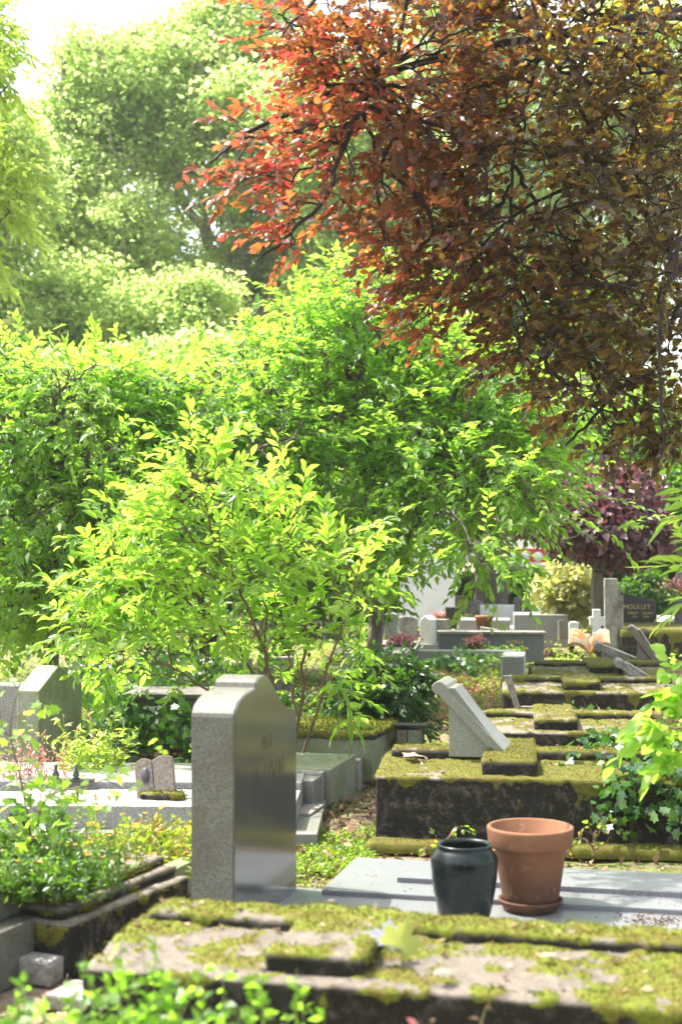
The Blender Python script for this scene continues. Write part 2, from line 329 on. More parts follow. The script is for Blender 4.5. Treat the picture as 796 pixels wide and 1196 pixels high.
class Tree:
    """limbs given as polylines; spray tips in blobs are joined to the nearest wood, each with a curved twig"""
    def __init__(s, seed): s.rng = np.random.default_rng(seed); s.P = []; s.par = []; s.fix = {}
    def limb(s, pts, r0, r1, parent=-1, sub=6, jit=0.0):
        pts = [np.array(p, float) for p in pts]; n = len(pts)
        res = []
        for i in range(n - 1):
            p0 = pts[max(i - 1, 0)]; p1 = pts[i]; p2 = pts[i + 1]; p3 = pts[min(i + 2, n - 1)]
            for q in range(sub):
                t = q / sub
                res.append(0.5 * ((2 * p1) + (-p0 + p2) * t + (2 * p0 - 5 * p1 + 4 * p2 - p3) * t * t + (-p0 + 3 * p1 - 3 * p2 + p3) * t ** 3))
        res.append(pts[-1]); last = parent; ids = []
        for i, p in enumerate(res):
            if jit and 0 < i < len(res) - 1: p = p + s.rng.normal(0, jit, 3)
            s.P.append(p); s.par.append(last); last = len(s.P) - 1
            s.fix[last] = r0 + (r1 - r0) * i / (len(res) - 1); ids.append(last)
        return ids
    def tips(s, T, sag=0.12, seg=4, jit=0.04, hang=0.0):
        """T: tip points"""
        P = list(s.P); par = list(s.par); T = np.asarray(T, float)
        A = np.array(P); d0 = np.min(np.linalg.norm(T[:, None] - A[None], axis=2), 1) if len(T) * len(A) < 4e6 else np.array([np.min(np.linalg.norm(t - A, axis=1)) for t in T])
        order = np.argsort(d0)
        buf = np.zeros((len(P) + len(T) * seg, 3)); buf[:len(P)] = A; cnt = len(P); plen = np.zeros(len(buf))
        for i in range(len(P)): plen[i] = 0 if par[i] < 0 else plen[par[i]] + np.linalg.norm(A[i] - A[par[i]])
        tipdir = np.zeros_like(T); tipid = np.zeros(len(T), int)
        for ti in order:
            t = T[ti]; dv = buf[:cnt] - t; dd = np.linalg.norm(dv, axis=1); cost = dd + 0.3 * np.maximum(0, dv[:, 2]) + 0.45 * plen[:cnt]
            b = int(np.argmin(cost)); p0 = buf[b].copy(); L = np.linalg.norm(t - p0); last = b; prev = p0
            for k in range(1, seg + 1):
                f = k / seg
                p = p0 + (t - p0) * f
                p = p + np.array([0, 0, sag * L * math.sin(f * PI)]) + s.rng.normal(0, jit * L, 3) * (0 if k == seg else 1)
                buf[cnt] = p; plen[cnt] = plen[last] + np.linalg.norm(p - buf[last]); par.append(last); last = cnt; cnt += 1
                if k == seg: tipdir[ti] = p - prev
                prev = p
            tipid[ti] = last
        s.P = [buf[i] for i in range(cnt)]; s.par = par
        s.tipdir = norm(tipdir); s.T = T; s.tipid = tipid
    def wood(s, name, m, parent, r_tip=0.002, power=0.45, k=5, rmax=0.1):
        n = len(s.P); cnt = np.ones(n)
        for i in range(n - 1, -1, -1):
            if s.par[i] >= 0: cnt[s.par[i]] += cnt[i] if i not in s.fix or s.par[i] not in s.fix else 0
        r = np.minimum(r_tip * cnt ** power, rmax)
        for i, v in s.fix.items(): r[i] = v
        P = np.array(s.P); par = np.array(s.par); e = np.where(par >= 0)[0]
        ra = np.minimum(r[par[e]], np.where([(i in s.fix) for i in e], 9, r[e] * 1.3))
        ra = np.where([(i in s.fix) for i in e], r[par[e]], ra)
        return tubes(name, m, P[par[e]], P[e], ra, r[e], parent, k)

def blob_points(rng, blobs, n, shell=0.0, zmin=None):
    """blobs: (centre, (rx, ry, rz)[, weight])"""
    w = np.array([(b[2] if len(b) > 2 else 1.0) * b[1][0] * b[1][1] * b[1][2] for b in blobs]) ** 0.62; w /= w.sum()
    idx = rng.choice(len(blobs), n, p=w); d = norm(rng.normal(size=(n, 3))); r = (shell + (1 - shell) * rng.random(n)) ** (1 / 3.0) if shell == 0 else (shell ** 3 + (1 - shell ** 3) * rng.random(n)) ** (1 / 3.0)
    C = np.array([b[0] for b in blobs])[idx]; S = np.array([b[1] for b in blobs])[idx]
    P = C + d * r[:, None] * S
    if zmin is not None: P = P[P[:, 2] > zmin]
    return P
def pb(px, py, D, rx, ry, rd, wgt=1.0):
    """blob from the photo's pixels at depth D, rd in metres"""
    return (np.array(pt(px, py, D)), (rx * MPP(D), rd, ry * MPP(D)), wgt)

def sprays(rng, O, Dv, n, L, ang=55, flat=0.35, droop=0.25, tilt=0.5, pet=0.0):
    """alternate leaves along short twigs; gives leaf base, direction, up, and twig ends"""
    S = len(O); Dv = norm(Dv); up = norm(np.array([[0, 0, 1.0]]) + rng.normal(0, flat, (S, 3)))
    side = norm(np.cross(Dv, up)); up = np.cross(side, Dv)
    L = np.broadcast_to(L, (S,)); t = (np.arange(n) + 0.6) / n
    pos = O[:, None] + Dv[:, None] * (t[None, :, None] * L[:, None, None]); pos[..., 2] -= droop * L[:, None] * (t[None] ** 2)
    sg = np.where(np.arange(n) % 2 == 0, 1.0, -1.0)[None, :, None]
    a = np.radians(ang) * (1.0 - 0.75 * t ** 2)[None, :, None] * rng.uniform(0.7, 1.25, (S, n, 1))
    dl = Dv[:, None] * np.cos(a) + side[:, None] * np.sin(a) * sg
    dl = dl + rng.normal(0, 0.18, dl.shape); dl[..., 2] -= droop * 0.8 + rng.random((S, n)) * droop
    ul = up[:, None] + rng.normal(0, tilt, dl.shape)
    tip = O + Dv * L[:, None]; tip[:, 2] -= droop * L
    return pos.reshape(-1, 3), norm(dl).reshape(-1, 3), norm(ul).reshape(-1, 3), tip

# --- solid helpers
def bm_obj(name, bm, m, parent=None, smooth=False, bevel=0.0, seg=2):
    bmesh.ops.recalc_face_normals(bm, faces=bm.faces)
    if bevel:
        ed = [e for e in bm.edges if len(e.link_faces) == 2 and e.calc_face_angle(0) > 0.5]
        bmesh.ops.bevel(bm, geom=ed, offset=bevel, segments=seg, affect='EDGES', profile=0.6)
    me = bpy.data.meshes.new(name); bm.to_mesh(me); bm.free(); me.materials.append(m)
    if smooth: me.polygons.foreach_set('use_smooth', np.ones(len(me.polygons), bool))
    o = bpy.data.objects.new(name, me); COL.objects.link(o)
    if parent is not None: o.parent = parent
    return o
def add_box(bm, x0, x1, y0, y1, z0, z1):
    v = [bm.verts.new(p) for p in ((x0, y0, z0), (x1, y0, z0), (x1, y1, z0), (x0, y1, z0), (x0, y0, z1), (x1, y0, z1), (x1, y1, z1), (x0, y1, z1))]
    for f in ((0, 3, 2, 1), (4, 5, 6, 7), (0, 1, 5, 4), (1, 2, 6, 5), (2, 3, 7, 6), (3, 0, 4, 7)): bm.faces.new([v[i] for i in f])
def box(name, m, parent, x0, x1, y0, y1, z0, z1, bevel=0.006):
    bm = bmesh.new(); add_box(bm, x0, x1, y0, y1, z0, z1); return bm_obj(name, bm, m, parent, bevel=bevel)
def prism(name, m, parent, prof, d0, d1, axis='y', bevel=0.004):
    """outline prof (a, z) extruded along axis from d0 to d1"""
    bm = bmesh.new()
    f = (lambda a, z, d: (a, d, z)) if axis == 'y' else (lambda a, z, d: (d, a, z))
    A = [bm.verts.new(f(a, z, d0)) for a, z in prof]; B = [bm.verts.new(f(a, z, d1)) for a, z in prof]; n = len(prof)
    bm.faces.new(A); bm.faces.new(B[::-1])
    for i in range(n): bm.faces.new([A[i], A[(i + 1) % n], B[(i + 1) % n], B[i]])
    return bm_obj(name, bm, m, parent, bevel=bevel)
def lathe(name, m, parent, prof, seg=64, smooth=True):
    th = np.arange(seg) * 2 * PI / seg; V = []; q = []
    for r, z in prof: V += [(r * math.cos(t), r * math.sin(t), z) for t in th]
    for i in range(len(prof) - 1):
        for j in range(seg): q.append((i * seg + j, i * seg + (j + 1) % seg, (i + 1) * seg + (j + 1) % seg, (i + 1) * seg + j))
    return mesh_np(name, V, quads=q, m=m, parent=parent, smooth=smooth, world=False)
def text(name, s, m, parent, size, loc, rot, ext=0.0015, font_sc=1.0):
    cu = bpy.data.curves.new(name, 'FONT'); cu.body = s; cu.size = size; cu.extrude = ext; cu.align_x = 'CENTER'; cu.resolution_u = 3
    t = bpy.data.objects.new('tmp', cu); COL.objects.link(t)
    dg = bpy.context.evaluated_depsgraph_get(); me = bpy.data.meshes.new_from_object(t.evaluated_get(dg))
    bpy.data.objects.remove(t); me.name = name; me.materials.clear(); me.materials.append(m)
    me.transform(Matrix.Translation(loc) @ rot.to_4x4())
    o = bpy.data.objects.new(name, me); COL.objects.link(o); o.parent = parent; return o

def hf_block(name, m, parent, us, vs, inside, ztop, zbot, seed, moss=0.5, rough=0.006, thick=0.010, side_moss=0.12, rows=None, smooth_it=2, freq=1.0, overhang=0.05):
    """a stone block as a fine sheet: top cells where inside(u, v), walls round them; worn edges, real moss cushions"""
    us = np.asarray(us); vs = np.asarray(vs); nu, nv = len(us), len(vs); step = (us[-1] - us[0]) / (nu - 1)
    V = []; top = {}; Q = []; islow = []
    def tv(i, j):
        if (i, j) not in top:
            top[(i, j)] = len(V); V.append((us[i], vs[j], ztop(us[i], vs[j])))
        return top[(i, j)]
    cell = np.zeros((nu + 1, nv + 1), bool)
    for i in range(nu - 1):
        for j in range(nv - 1):
            if inside((us[i] + us[i + 1]) / 2, (vs[j] + vs[j + 1]) / 2): cell[i + 1, j + 1] = True
    bd = []
    for i in range(nu - 1):
        for j in range(nv - 1):
            if not cell[i + 1, j + 1]: continue
            Q.append((tv(i, j), tv(i + 1, j), tv(i + 1, j + 1), tv(i, j + 1)))
            if not cell[i + 1, j]: bd.append(((i + 1, j), (i, j)))
            if not cell[i + 2, j + 1]: bd.append(((i + 1, j + 1), (i + 1, j)))
            if not cell[i + 1, j + 2]: bd.append(((i, j + 1), (i + 1, j + 1)))
            if not cell[i, j + 1]: bd.append(((i, j), (i, j + 1)))
    H = ztop(us[nu // 2], vs[nv // 2]) - zbot; rows = rows or max(2, int(H / step))
    wall = {}
    def wv(k, r):
        if r == 0: return tv(*k)
        if (k, r) not in wall:
            wall[(k, r)] = len(V); zt = ztop(us[k[0]], vs[k[1]]); V.append((us[k[0]], vs[k[1]], zt + (zbot - zt) * r / rows))
        return wall[(k, r)]
    for a, b in bd:
        for r in range(rows): Q.append((wv(a, r), wv(b, r), wv(b, r + 1), wv(a, r + 1)))
    V = np.array(V, float); Q = np.array(Q)
    e = np.concatenate([Q[:, [0, 1]], Q[:, [1, 2]], Q[:, [2, 3]], Q[:, [3, 0]]]); e = np.concatenate([e, e[:, ::-1]])
    deg = np.bincount(e[:, 0], minlength=len(V))[:, None]
    for _ in range(smooth_it):
        acc = np.stack([np.bincount(e[:, 0], weights=V[e[:, 1], c], minlength=len(V)) for c in range(3)], 1) / deg
        V = V * 0.45 + acc * 0.55
    fn = np.cross(V[Q[:, 2]] - V[Q[:, 0]], V[Q[:, 3]] - V[Q[:, 1]])
    nn = np.zeros_like(V)
    for c in range(4):
        for d in range(3): nn[:, d] += np.bincount(Q[:, c], weights=fn[:, d], minlength=len(V))
    nn = -norm(nn) if norm(nn)[:nu, 2].mean() < 0 else norm(nn)
    zt = np.array([ztop(u, v) for u, v in V[:, :2]]); below = zt - V[:, 2]
    Ps = V + seed * 13.7
    big = fbm(Ps, 4.0 * freq, 4, seed); mid = fbm(Ps, 14 * freq, 4, seed + 9)
    mk = sstep(0.5 - 0.07, 0.5 + 0.06, (big * 0.42 + mid * 0.38 + fbm(Ps, 45, 2, seed + 3) * 0.2) + (moss - 0.5) * 0.55)
    tf = sstep(0.25, 0.75, nn[:, 2])
    edge = np.exp(-np.maximum(below, 0) / overhang) * (1 - tf)
    sm = sstep(0.52, 0.66, mid * 0.5 + big * 0.5 + side_moss - 0.1 + edge * 0.25)
    mask = mk * tf + sm * (1 - tf)
    lump = fbm(Ps, 38 * freq, 3, seed + 20)
    disp = (fbm(Ps, 10, 5, seed + 40) - 0.5) * 2 * rough + mask * thick * (0.2 + 1.5 * lump) * (0.3 + 0.7 * np.maximum(tf, edge))
    V = V + nn * disp[:, None]
    V[:, 2] = np.maximum(V[:, 2], zbot)
    o = mesh_np(name, V, quads=Q, m=m, parent=parent, attrs={'moss': mask, 'side': 1 - tf}, smooth=True, world=False)
    return o, V, nn, mask
def moss_tufts(parent, V, nn, mask, n, seed, size=0.008, thr=0.55):
    rng = np.random.default_rng(seed); ok = np.where(mask > thr)[0]
    if not len(ok): return
    i = rng.choice(ok, n); B = V[i] + rng.normal(0, 0.006, (n, 3)) * np.array([1, 1, 0.2])
    D = norm(nn[i] + rng.normal(0, 0.55, (n, 3))); L = size * rng.uniform(0.5, 1.5, n)
    o = leafset('moss', M['moss_blade'], B - D * 0.003, D, rng.normal(size=(n, 3)), L, L * 0.4, TK2, parent, rng=rng, world=False)
    tag(o, kind='stuff')

def cross_slab(idx, corner, yaw, L, W, H, label, drop=0.03, ch=0.035, uc=0.95, res=0.014, matname='mossy', moss=0.55, tufts=0, zb=-0.02, vcf=0.56, side=0.0, group=None, bw=0.17, cw=0.24, seed=1, cat='grave', plinth=False):
    t = thing('moss_covered_grave', (corner.x, corner.y, 0), label, cat, group, yaw)
    us = np.linspace(0, L, int(L / res) + 1); vs = np.linspace(0, W, int(W / res) + 1); vc = W * vcf
    zt = lambda u, v: H - drop * abs(v - vc) / vc
    o, V, nn, mk = hf_block('slab', M[matname], t, us, vs, lambda u, v: True, zt, zb, seed, moss=moss, side_moss=side)
    if tufts: moss_tufts(t, V, nn, mk, tufts, seed)
    ur = np.linspace(0.04, L - 0.04, int((L - 0.08) / res) + 1); vr = np.linspace(0.06, W - 0.05, int((W - 0.11) / res) + 1)
    ins = lambda u, v: abs(v - vc) < bw / 2 or abs(u - uc) < cw / 2
    o, V, nn, mk = hf_block('raised_cross', M[matname], t, ur, vr, ins, lambda u, v: H + ch, H - drop - 0.01, seed + 50, moss=moss + 0.12, rows=4, smooth_it=2 if res < 0.018 else 1, side_moss=-0.05)
    if tufts:
        rng = np.random.default_rng(seed)
        moss_tufts(t, V, nn, mk, tufts // 2, seed + 3)
    if plinth:
        o, V, nn, mk = hf_block('plinth', M[matname], t, np.linspace(-0.03, L, int(L / 0.02)), np.linspace(-0.14, 0.0, 8), lambda u, v: True, lambda u, v: 0.035, -0.02, seed + 7, moss=0.75, rows=2)
        moss_tufts(t, V, nn, mk, 5000, seed + 9)
    rl = np.random.default_rng(seed + 500); k = 240; ca, sa = math.cos(yaw), math.sin(yaw)
    uv = rl.random((k, 2)) * [L * .98, W * .94] + [.02, .03]; on = (abs(uv[:, 1] - vc) < bw / 2) | (abs(uv[:, 0] - uc) < cw / 2)
    zz = np.where(on, H + ch, H - drop * np.abs(uv[:, 1] - vc) / vc) + 0.012
    B = np.stack([corner.x + uv[:, 0] * ca - uv[:, 1] * sa, corner.y + uv[:, 0] * sa + uv[:, 1] * ca, zz], 1)
    Lr = 0.018 * rl.uniform(.3, 1.6, k) ** 1.5
    tag(leafset('debris', M['leaf_litter'], B, norm(rl.normal(size=(k, 3)) * [1, 1, .25]), rl.normal(0, .35, (k, 3)) + [0, 0, 1], Lr, Lr * .6, TK, rng=rl), kind='stuff')
    return t

# ================================================================ ground
def axis(lo, hi, fine_lo, fine_hi, fine, grow=1.25):
    a = list(np.arange(fine_lo, fine_hi + 1e-6, fine)); s = fine
    while a[-1] < hi: s *= grow; a.append(min(a[-1] + s, hi))
    s = fine
    while a[0] > lo: s *= grow; a.insert(0, max(a[0] - s, lo))
    return np.array(a)
gx = axis(-130, 130, -6, 9, 0.08); gy = axis(-20, 200, 2, 22, 0.08)
X, Y = np.meshgrid(gx, gy, indexing='ij'); P = np.stack([X.ravel(), Y.ravel(), 0 * X.ravel()], 1)
near = np.exp(-np.maximum(0, P[:, 1] - 20) / 8)
Z = (fbm(P, 1.1, 4, 3) - 0.5) * 0.07 + (fbm(P, 9, 3, 5) - 0.5) * 0.03 * near
def gauss(x, y, sx, sy): return np.exp(-((P[:, 0] - x) / sx) ** 2 - ((P[:, 1] - y) / sy) ** 2)
Z = Z + 0.25 * gauss(-1.5, 11.5, 1.3, 1.2) - 0.02
P[:, 2] = Z
nx, ny = len(gx), len(gy); i, j = np.meshgrid(np.arange(nx - 1), np.arange(ny - 1), indexing='ij'); b = (i * ny + j).ravel()
Q = np.stack([b, b + ny, b + ny + 1, b + 1], 1)
m, n, out = mat('soil_moss_and_litter'); c = coords(n)
f1 = noise(n, 1.3, 6, 0.65, c, 0.4); f2 = noise(n, 14, 6, 0.7, c); f3 = noise(n, 60, 4, 0.7, c)
soil = ramp(n, f2, [(0.3, (0.10, 0.07, 0.045)), (0.5, (0.2, 0.15, 0.105)), (0.68, (0.34, 0.26, 0.19))])
gr = ramp(n, f3, [(0.3, (0.05, 0.08, 0.015)), (0.7, (0.16, 0.2, 0.03))])
col = mixc(n, ramp(n, f1, [(0.45, (0, 0, 0)), (0.6, (0.9, 0.9, 0.9))]), soil, gr)
principled(n, out, col, 0.95, bump(n, f3, 0.8, 0.01), 0.2)
ground = mesh_np('ground', P, quads=Q, m=m, smooth=True); tag(ground, kind='structure')

# ================================================================ haze
hz_ = bmesh.new(); add_box(hz_, -134, 134, -24, 204, -1.2, 34)
m, n, out = mat('thin_summer_haze'); hv = N(n, 'ShaderNodeVolumePrincipled'); hv.inputs['Color'].default_value = (1.0, 1.0, 0.97, 1)
hv.inputs['Density'].default_value = HAZE; hv.inputs['Anisotropy'].default_value = 0.2; n.links.new(hv.outputs[0], out.inputs['Volume'])
haze = bm_obj('haze', hz_, m); tag(haze, kind='stuff')

def ground_z(xy):
    Pq = np.concatenate([xy, np.zeros((len(xy), 1))], 1); near = np.exp(-np.maximum(0, xy[:, 1] - 20) / 8)
    return (fbm(Pq, 1.1, 4, 3) - 0.5) * 0.07 + (fbm(Pq, 9, 3, 5) - 0.5) * 0.03 * near + 0.25 * np.exp(-((xy[:, 0] + 1.5) / 1.3) ** 2 - ((xy[:, 1] - 11.5) / 1.2) ** 2) - 0.02

# ================================================================ graves with raised crosses (right-hand row)
A14 = R(13.4)
c = G(95, 1130, 0.39)
cross_slab(0, c, -A14, 2.0, 0.60, 0.415, 'nearest moss-covered stone grave with a raised cross, out of focus along the bottom', drop=0.025, ch=0.026, uc=0.60, res=0.011, tufts=16000, zb=-0.04, vcf=0.745, group='moss-covered cross graves', bw=0.145, cw=0.25, seed=2, moss=0.47)
def P4(px, py, z): return G(px, py, z)
c = P4(438, 908, 0.335)
cross_slab(1, c, -R(7), 2.1, 0.95, 0.37, 'dark sided mossy grave behind the flower pots carrying the tilted lectern stone', drop=0.035, ch=0.045, uc=0.66, res=0.013, matname='mossy_dark', tufts=16000, group='moss-covered cross graves', cw=0.27, seed=5, moss=0.66, plinth=True)
c = P4(556, 853, 0.33)
cross_slab(2, c, -R(7), 1.6, 0.95, 0.36, 'mossy grave with a bare grey cross end, second behind the flower pots', drop=0.04, ch=0.035, uc=0.50, res=0.016, matname='mossy_dark', tufts=5000, group='moss-covered cross graves', cw=0.28, seed=8, moss=0.52)
c = P4(586, 808, 0.36)
cross_slab(3, c, -R(6), 1.6, 0.95, 0.40, 'mossy grave with a broken stake leaning on its front edge, third behind the pots', drop=0.04, ch=0.035, uc=0.62, res=0.02, matname='mossy_dark', tufts=4000, group='moss-covered cross graves', cw=0.27, seed=11, moss=0.52)
c = G(622, 787, 0.42)
cross_slab(4, c, -R(5), 1.5, 1.0, 0.45, 'farthest mossy grave, in front of the rust stained open book', drop=0.04, ch=0.035, uc=0.62, res=0.022, matname='mossy_dark', tufts=3000, group='moss-covered cross graves', cw=0.27, seed=13, moss=0.56)

# ================================================================ polished headstone and slate slab
hc = Vector((-0.37, 4.95, 0.0))
base = thing('grave_slab', hc, 'blue grey slate grave slab on which the black vase and terracotta pot stand', 'grave slab', rz=-A14)
box('base_slab', M['slate'], base, -0.22, 2.3, -0.5, 0.845, -0.02, 0.10, 0.006)
box('ledger', M['slate'], base, 0.124, 2.3, 0.745, 1.36, 0.03, 0.121, 0.005)
box('raised_bar', M['slate'], base, 0.39, 2.26, 0.93, 1.12, 0.115, 0.143, 0.004)
hs = thing('headstone', hc + Vector((0, 0, 0.10)), 'tall polished granite headstone with a curved stepped top at the end of the slate slab', 'headstone', rz=-A14)
pr = [(0, 0.0), (0, 0.775)]
for k in range(1, 9): a = k / 8 * PI / 2; pr.append((0.2 * (1 - math.cos(a)) , 0.775 + 0.075 * math.sin(a)))
pr += [(0.255, 0.853), (0.262, 0.872)]
for k in range(1, 7): a = k / 6 * PI / 2; pr.append((0.262 + 0.1 * (1 - math.cos(a)), 0.872 + 0.022 * math.sin(a)))
pr += [(0.40, 0.888), (0.47, 0.853), (0.55, 0.803), (0.62, 0.762), (0.67, 0.742), (0.72, 0.733), (0.76, 0.728), (0.80, 0.71), (0.82, 0.675), (0.82, 0)]
stele = prism('stone', M['granite_brown'], hs, pr, -0.156, -0.002, axis='x', bevel=0.004)
inset = [(v, h) for v, h in pr]
prism('polished_face', M['granite_polished'], hs, [(0.004 + v * 0.99, h * 0.995 + 0.001) for v, h in pr], -0.004, 0.002, axis='x', bevel=0.001)
rot = Matrix(((0, 0, 1), (1, 0, 0), (0, 1, 0)))
text('inscription', 'M H', M['gold_dull'], hs, 0.08, Vector((0.003, 0.40, 0.615)), rot, 0.0008)
text('inscription', 'I I   I H I N', M['gold_dull'], hs, 0.095, Vector((0.003, 0.42, 0.50)), rot, 0.0008)

# ================================================================ vase and pot
def pot_at(px, py): return G(px, py, 0.10)
p = pot_at(619, 1062)
pot = thing('flower_pot', p, 'empty terracotta flower pot with a thick rim standing in its saucer', 'flower pot')
m, n, out = mat('terracotta'); c = coords(n)
f = noise(n, 7, 7, 0.7, c); g = noise(n, 90, 4, 0.6, c)
sx = N(n, 'ShaderNodeSeparateXYZ'); n.links.new(c, sx.inputs[0])
col = ramp(n, f, [(0.3, (0.17, 0.07, 0.03)), (0.55, (0.25, 0.11, 0.052)), (0.75, (0.32, 0.165, 0.09))])
band = ramp(n, sx.outputs[2], [(0.0, (0.95,) * 3), (0.1, (0.9,) * 3), (0.17, (0.45,) * 3), (0.24, (0.25,) * 3)])
wet = mixc(n, 1.0, band, ramp(n, f, [(0.3, (0.4,) * 3), (0.6, (1,) * 3)]), 'MULTIPLY')
col = mixc(n, wet, col, (0.06, 0.032, 0.018))
col = mixc(n, ramp(n, noise(n, 22, 6, 0.7, c), [(0.6, (0, 0, 0)), (0.75, (0.45, 0.45, 0.45))]), col, (0.5, 0.36, 0.28))
principled(n, out, col, 0.75, bump(n, g, 0.2, 0.002), 0.3); M['terracotta'] = m
s = 0.1655 / 0.155; sz = s * 0.95
lathe('pot_body', M['terracotta'], pot, [(r * s, z * sz) for r, z in [(0, 0.014), (0.088, 0.014), (0.094, 0.02), (0.102, 0.06), (0.128, 0.235), (0.130, 0.238), (0.146, 0.24), (0.148, 0.244), (0.153, 0.30), (0.153, 0.306), (0.149, 0.310), (0.143, 0.310), (0.138, 0.306), (0.134, 0.25), (0.118, 0.24), (0.1, 0.09), (0, 0.085)]])
lathe('soil', M['soil'], pot, [(0, 0.13), (0.05, 0.128), (0.10, 0.12), (0.1115, 0.122)])
lathe('saucer', M['terracotta'], pot, [(0, 0.001), (0.098, 0.001), (0.101, 0.004), (0.122, 0.036), (0.123, 0.042), (0.117, 0.044), (0.110, 0.036), (0.1, 0.012), (0, 0.011)])
p = pot_at(542, 1078)
vs_ = thing('vase', p, 'dark green-black glazed vase with a wide mouth, left of the terracotta pot', 'vase')
m, n, out = mat('dark_glaze'); c = coords(n); f = noise(n, 12, 6, 0.7, c)
principled(n, out, ramp(n, f, [(0.35, (0.004, 0.008, 0.007)), (0.62, (0.010, 0.016, 0.014)), (0.75, (0.035, 0.038, 0.033))]), ramp(n, f, [(0.3, (0.14,) * 3), (0.7, (0.4,) * 3)]), bump(n, f, 0.15, 0.003), 0.35)
vp = [(0, 0.0), (0.076, 0.0), (0.082, 0.004), (0.096, 0.04), (0.112, 0.12), (0.119, 0.17), (0.122, 0.21), (0.1225, 0.236), (0.120, 0.243), (0.104, 0.268), (0.099, 0.273), (0.100, 0.278), (0.102, 0.284), (0.100, 0.288), (0.095, 0.289), (0.089, 0.284), (0.088, 0.272), (0.110, 0.235), (0.10, 0.1), (0.07, 0.02), (0, 0.018)]
lathe('vase_body', m, vs_, vp)

# ================================================================ tilted lectern stones
def lectern(P0, yaw, Hh, Lp, tilt, depth, th, label, mt, group='lectern headstones on the right-hand row', wedge=0.42, mossy=False):
    t = thing('lectern_headstone', P0, label, 'headstone', group, yaw)
    x = Lp * math.cos(tilt)
    prism('wedge_support', mt, t, [(0.05, 0), (0.05, Hh * 0.93), (0.08, Hh * 0.93), (x * 0.80, 0.07), (x * 0.72, 0)], 0.02, depth - 0.06, bevel=0.004)
    a = tilt
    def rp(s, h): return (s * math.cos(a) + h * math.sin(a) - 0.02, Hh - s * math.sin(a) + h * math.cos(a))
    prf = [rp(0.0, -th * .5), rp(0.0, th * 0.1), rp(0.012, th * 0.5), rp(0.05, th * 0.68), rp(0.09, th * 0.5), rp(0.11, th * 0.42), rp(Lp, th * 0.42), rp(Lp, -th * 0.4), rp(Lp * 0.8, -th * .4), rp(Lp * 0.8, -th * .6), rp(0.06, -th * 0.6), rp(0.05, -th * .8), rp(0.02, -th * .8)]
    prism('tilted_plate', mt, t, prf, 0.0, depth, bevel=0.005)
    return t
M['granite_pale_green'] = granite_mat('pale_green_granite', (0.20, 0.21, 0.16), (0.13, 0.14, 0.1), (0.28, 0.28, 0.23), 0.4, 120, (0.17, 0.17, 0.11), 0.5)
lectern(G(512, 884, 0.385), -R(13), 0.385, 0.55, R(46), 0.33, 0.05, 'pale green stone lectern with a tilted rolled-top plate on the mossy grave behind the pots', M['granite_pale_green'])
lectern(Vector(pt(697, 778, 13.3)) , -R(8), 0.20, 0.52, R(28), 0.4, 0.05, 'low dark wedge stone with a tilted top beside the rust stained open book', M['concrete'])
lectern(Vector(pt(752, 786, 13.6)) - Vector((0.12, 0, 0.0)), -R(12), 0.44, 0.6, R(52), 0.35, 0.05, 'steepest tilted lectern stone, brown grey, among ivy at the right edge of the row', M['brown_stone'])
lectern(Vector(pt(722, 806, 11.9)), -R(8), 0.24, 0.5, R(35), 0.35, 0.05, 'small lectern stone with a mossy tilted plate half hidden by ivy', M['concrete'])

# rusty open book plaque
P0 = pt(664, 764, 13.9)
t = thing('open_book', P0, 'white stone open book stained orange with rust at the farthest mossy grave', 'book plaque', rz=-R(8))
m, n, out = mat('rust_stained_marble'); c = coords(n)
f = noise(n, 7, 6, 0.7, c, 0.8)
principled(n, out, ramp(n, f, [(0.34, (0.42, 0.40, 0.36)), (0.46, (0.5, 0.33, 0.18)), (0.56, (0.5, 0.2, 0.05))]), 0.6, None, 0.3)
for sgn, ang, nm in ((1, 0.2, 'page'), (-1, 0.2, 'page')):
    cx = 0.2; prf = []
    for k in range(9): s = k / 8; prf.append((cx + sgn * (0.005 + s * 0.19), 0.02 + 0.06 * math.sin(s * PI * 0.9) ** 0.8 + 0.06 * s))
    for k in range(8, -1, -1): s = k / 8; prf.append((cx + sgn * (0.005 + s * 0.19), 0.02 + 0.06 * math.sin(s * PI * 0.9) ** 0.8 + 0.06 * s - 0.035))
    bmx = bmesh.new(); A = [bmx.verts.new((a, 0.0, z)) for a, z in prf]; B = [bmx.verts.new((a, 0.24, z + 0.12)) for a, z in prf]; k_ = len(prf)
    bmx.faces.new(A); bmx.faces.new(B[::-1])
    for q in range(k_): bmx.faces.new([A[q], A[(q + 1) % k_], B[(q + 1) % k_], B[q]])
    bm_obj(nm, bmx, m, t)

# broken stake on block three
P0 = pt(604, 830, 10.7)
t = thing('wooden_stake', P0, 'short grey broken stake leaning in front of the third mossy grave', 'stake')
bm = bmesh.new(); add_box(bm, -0.012, 0.025, 0, 0.03, -0.03, 0.26)
for v in bm.verts: v.co.x += -0.35 * v.co.z + (0.02 if v.co.x > 0 and v.co.z > 0.2 else 0); v.co.z -= (0.03 if v.co.x > 0 and v.co.z > 0.2 else 0)
bm_obj('shaft', bm, M['concrete'], t, bevel=0.003)
box('shim', M['brown_stone'], t, 0.0, 0.12, 0.0, 0.06, -0.03, 0.03, 0.004)

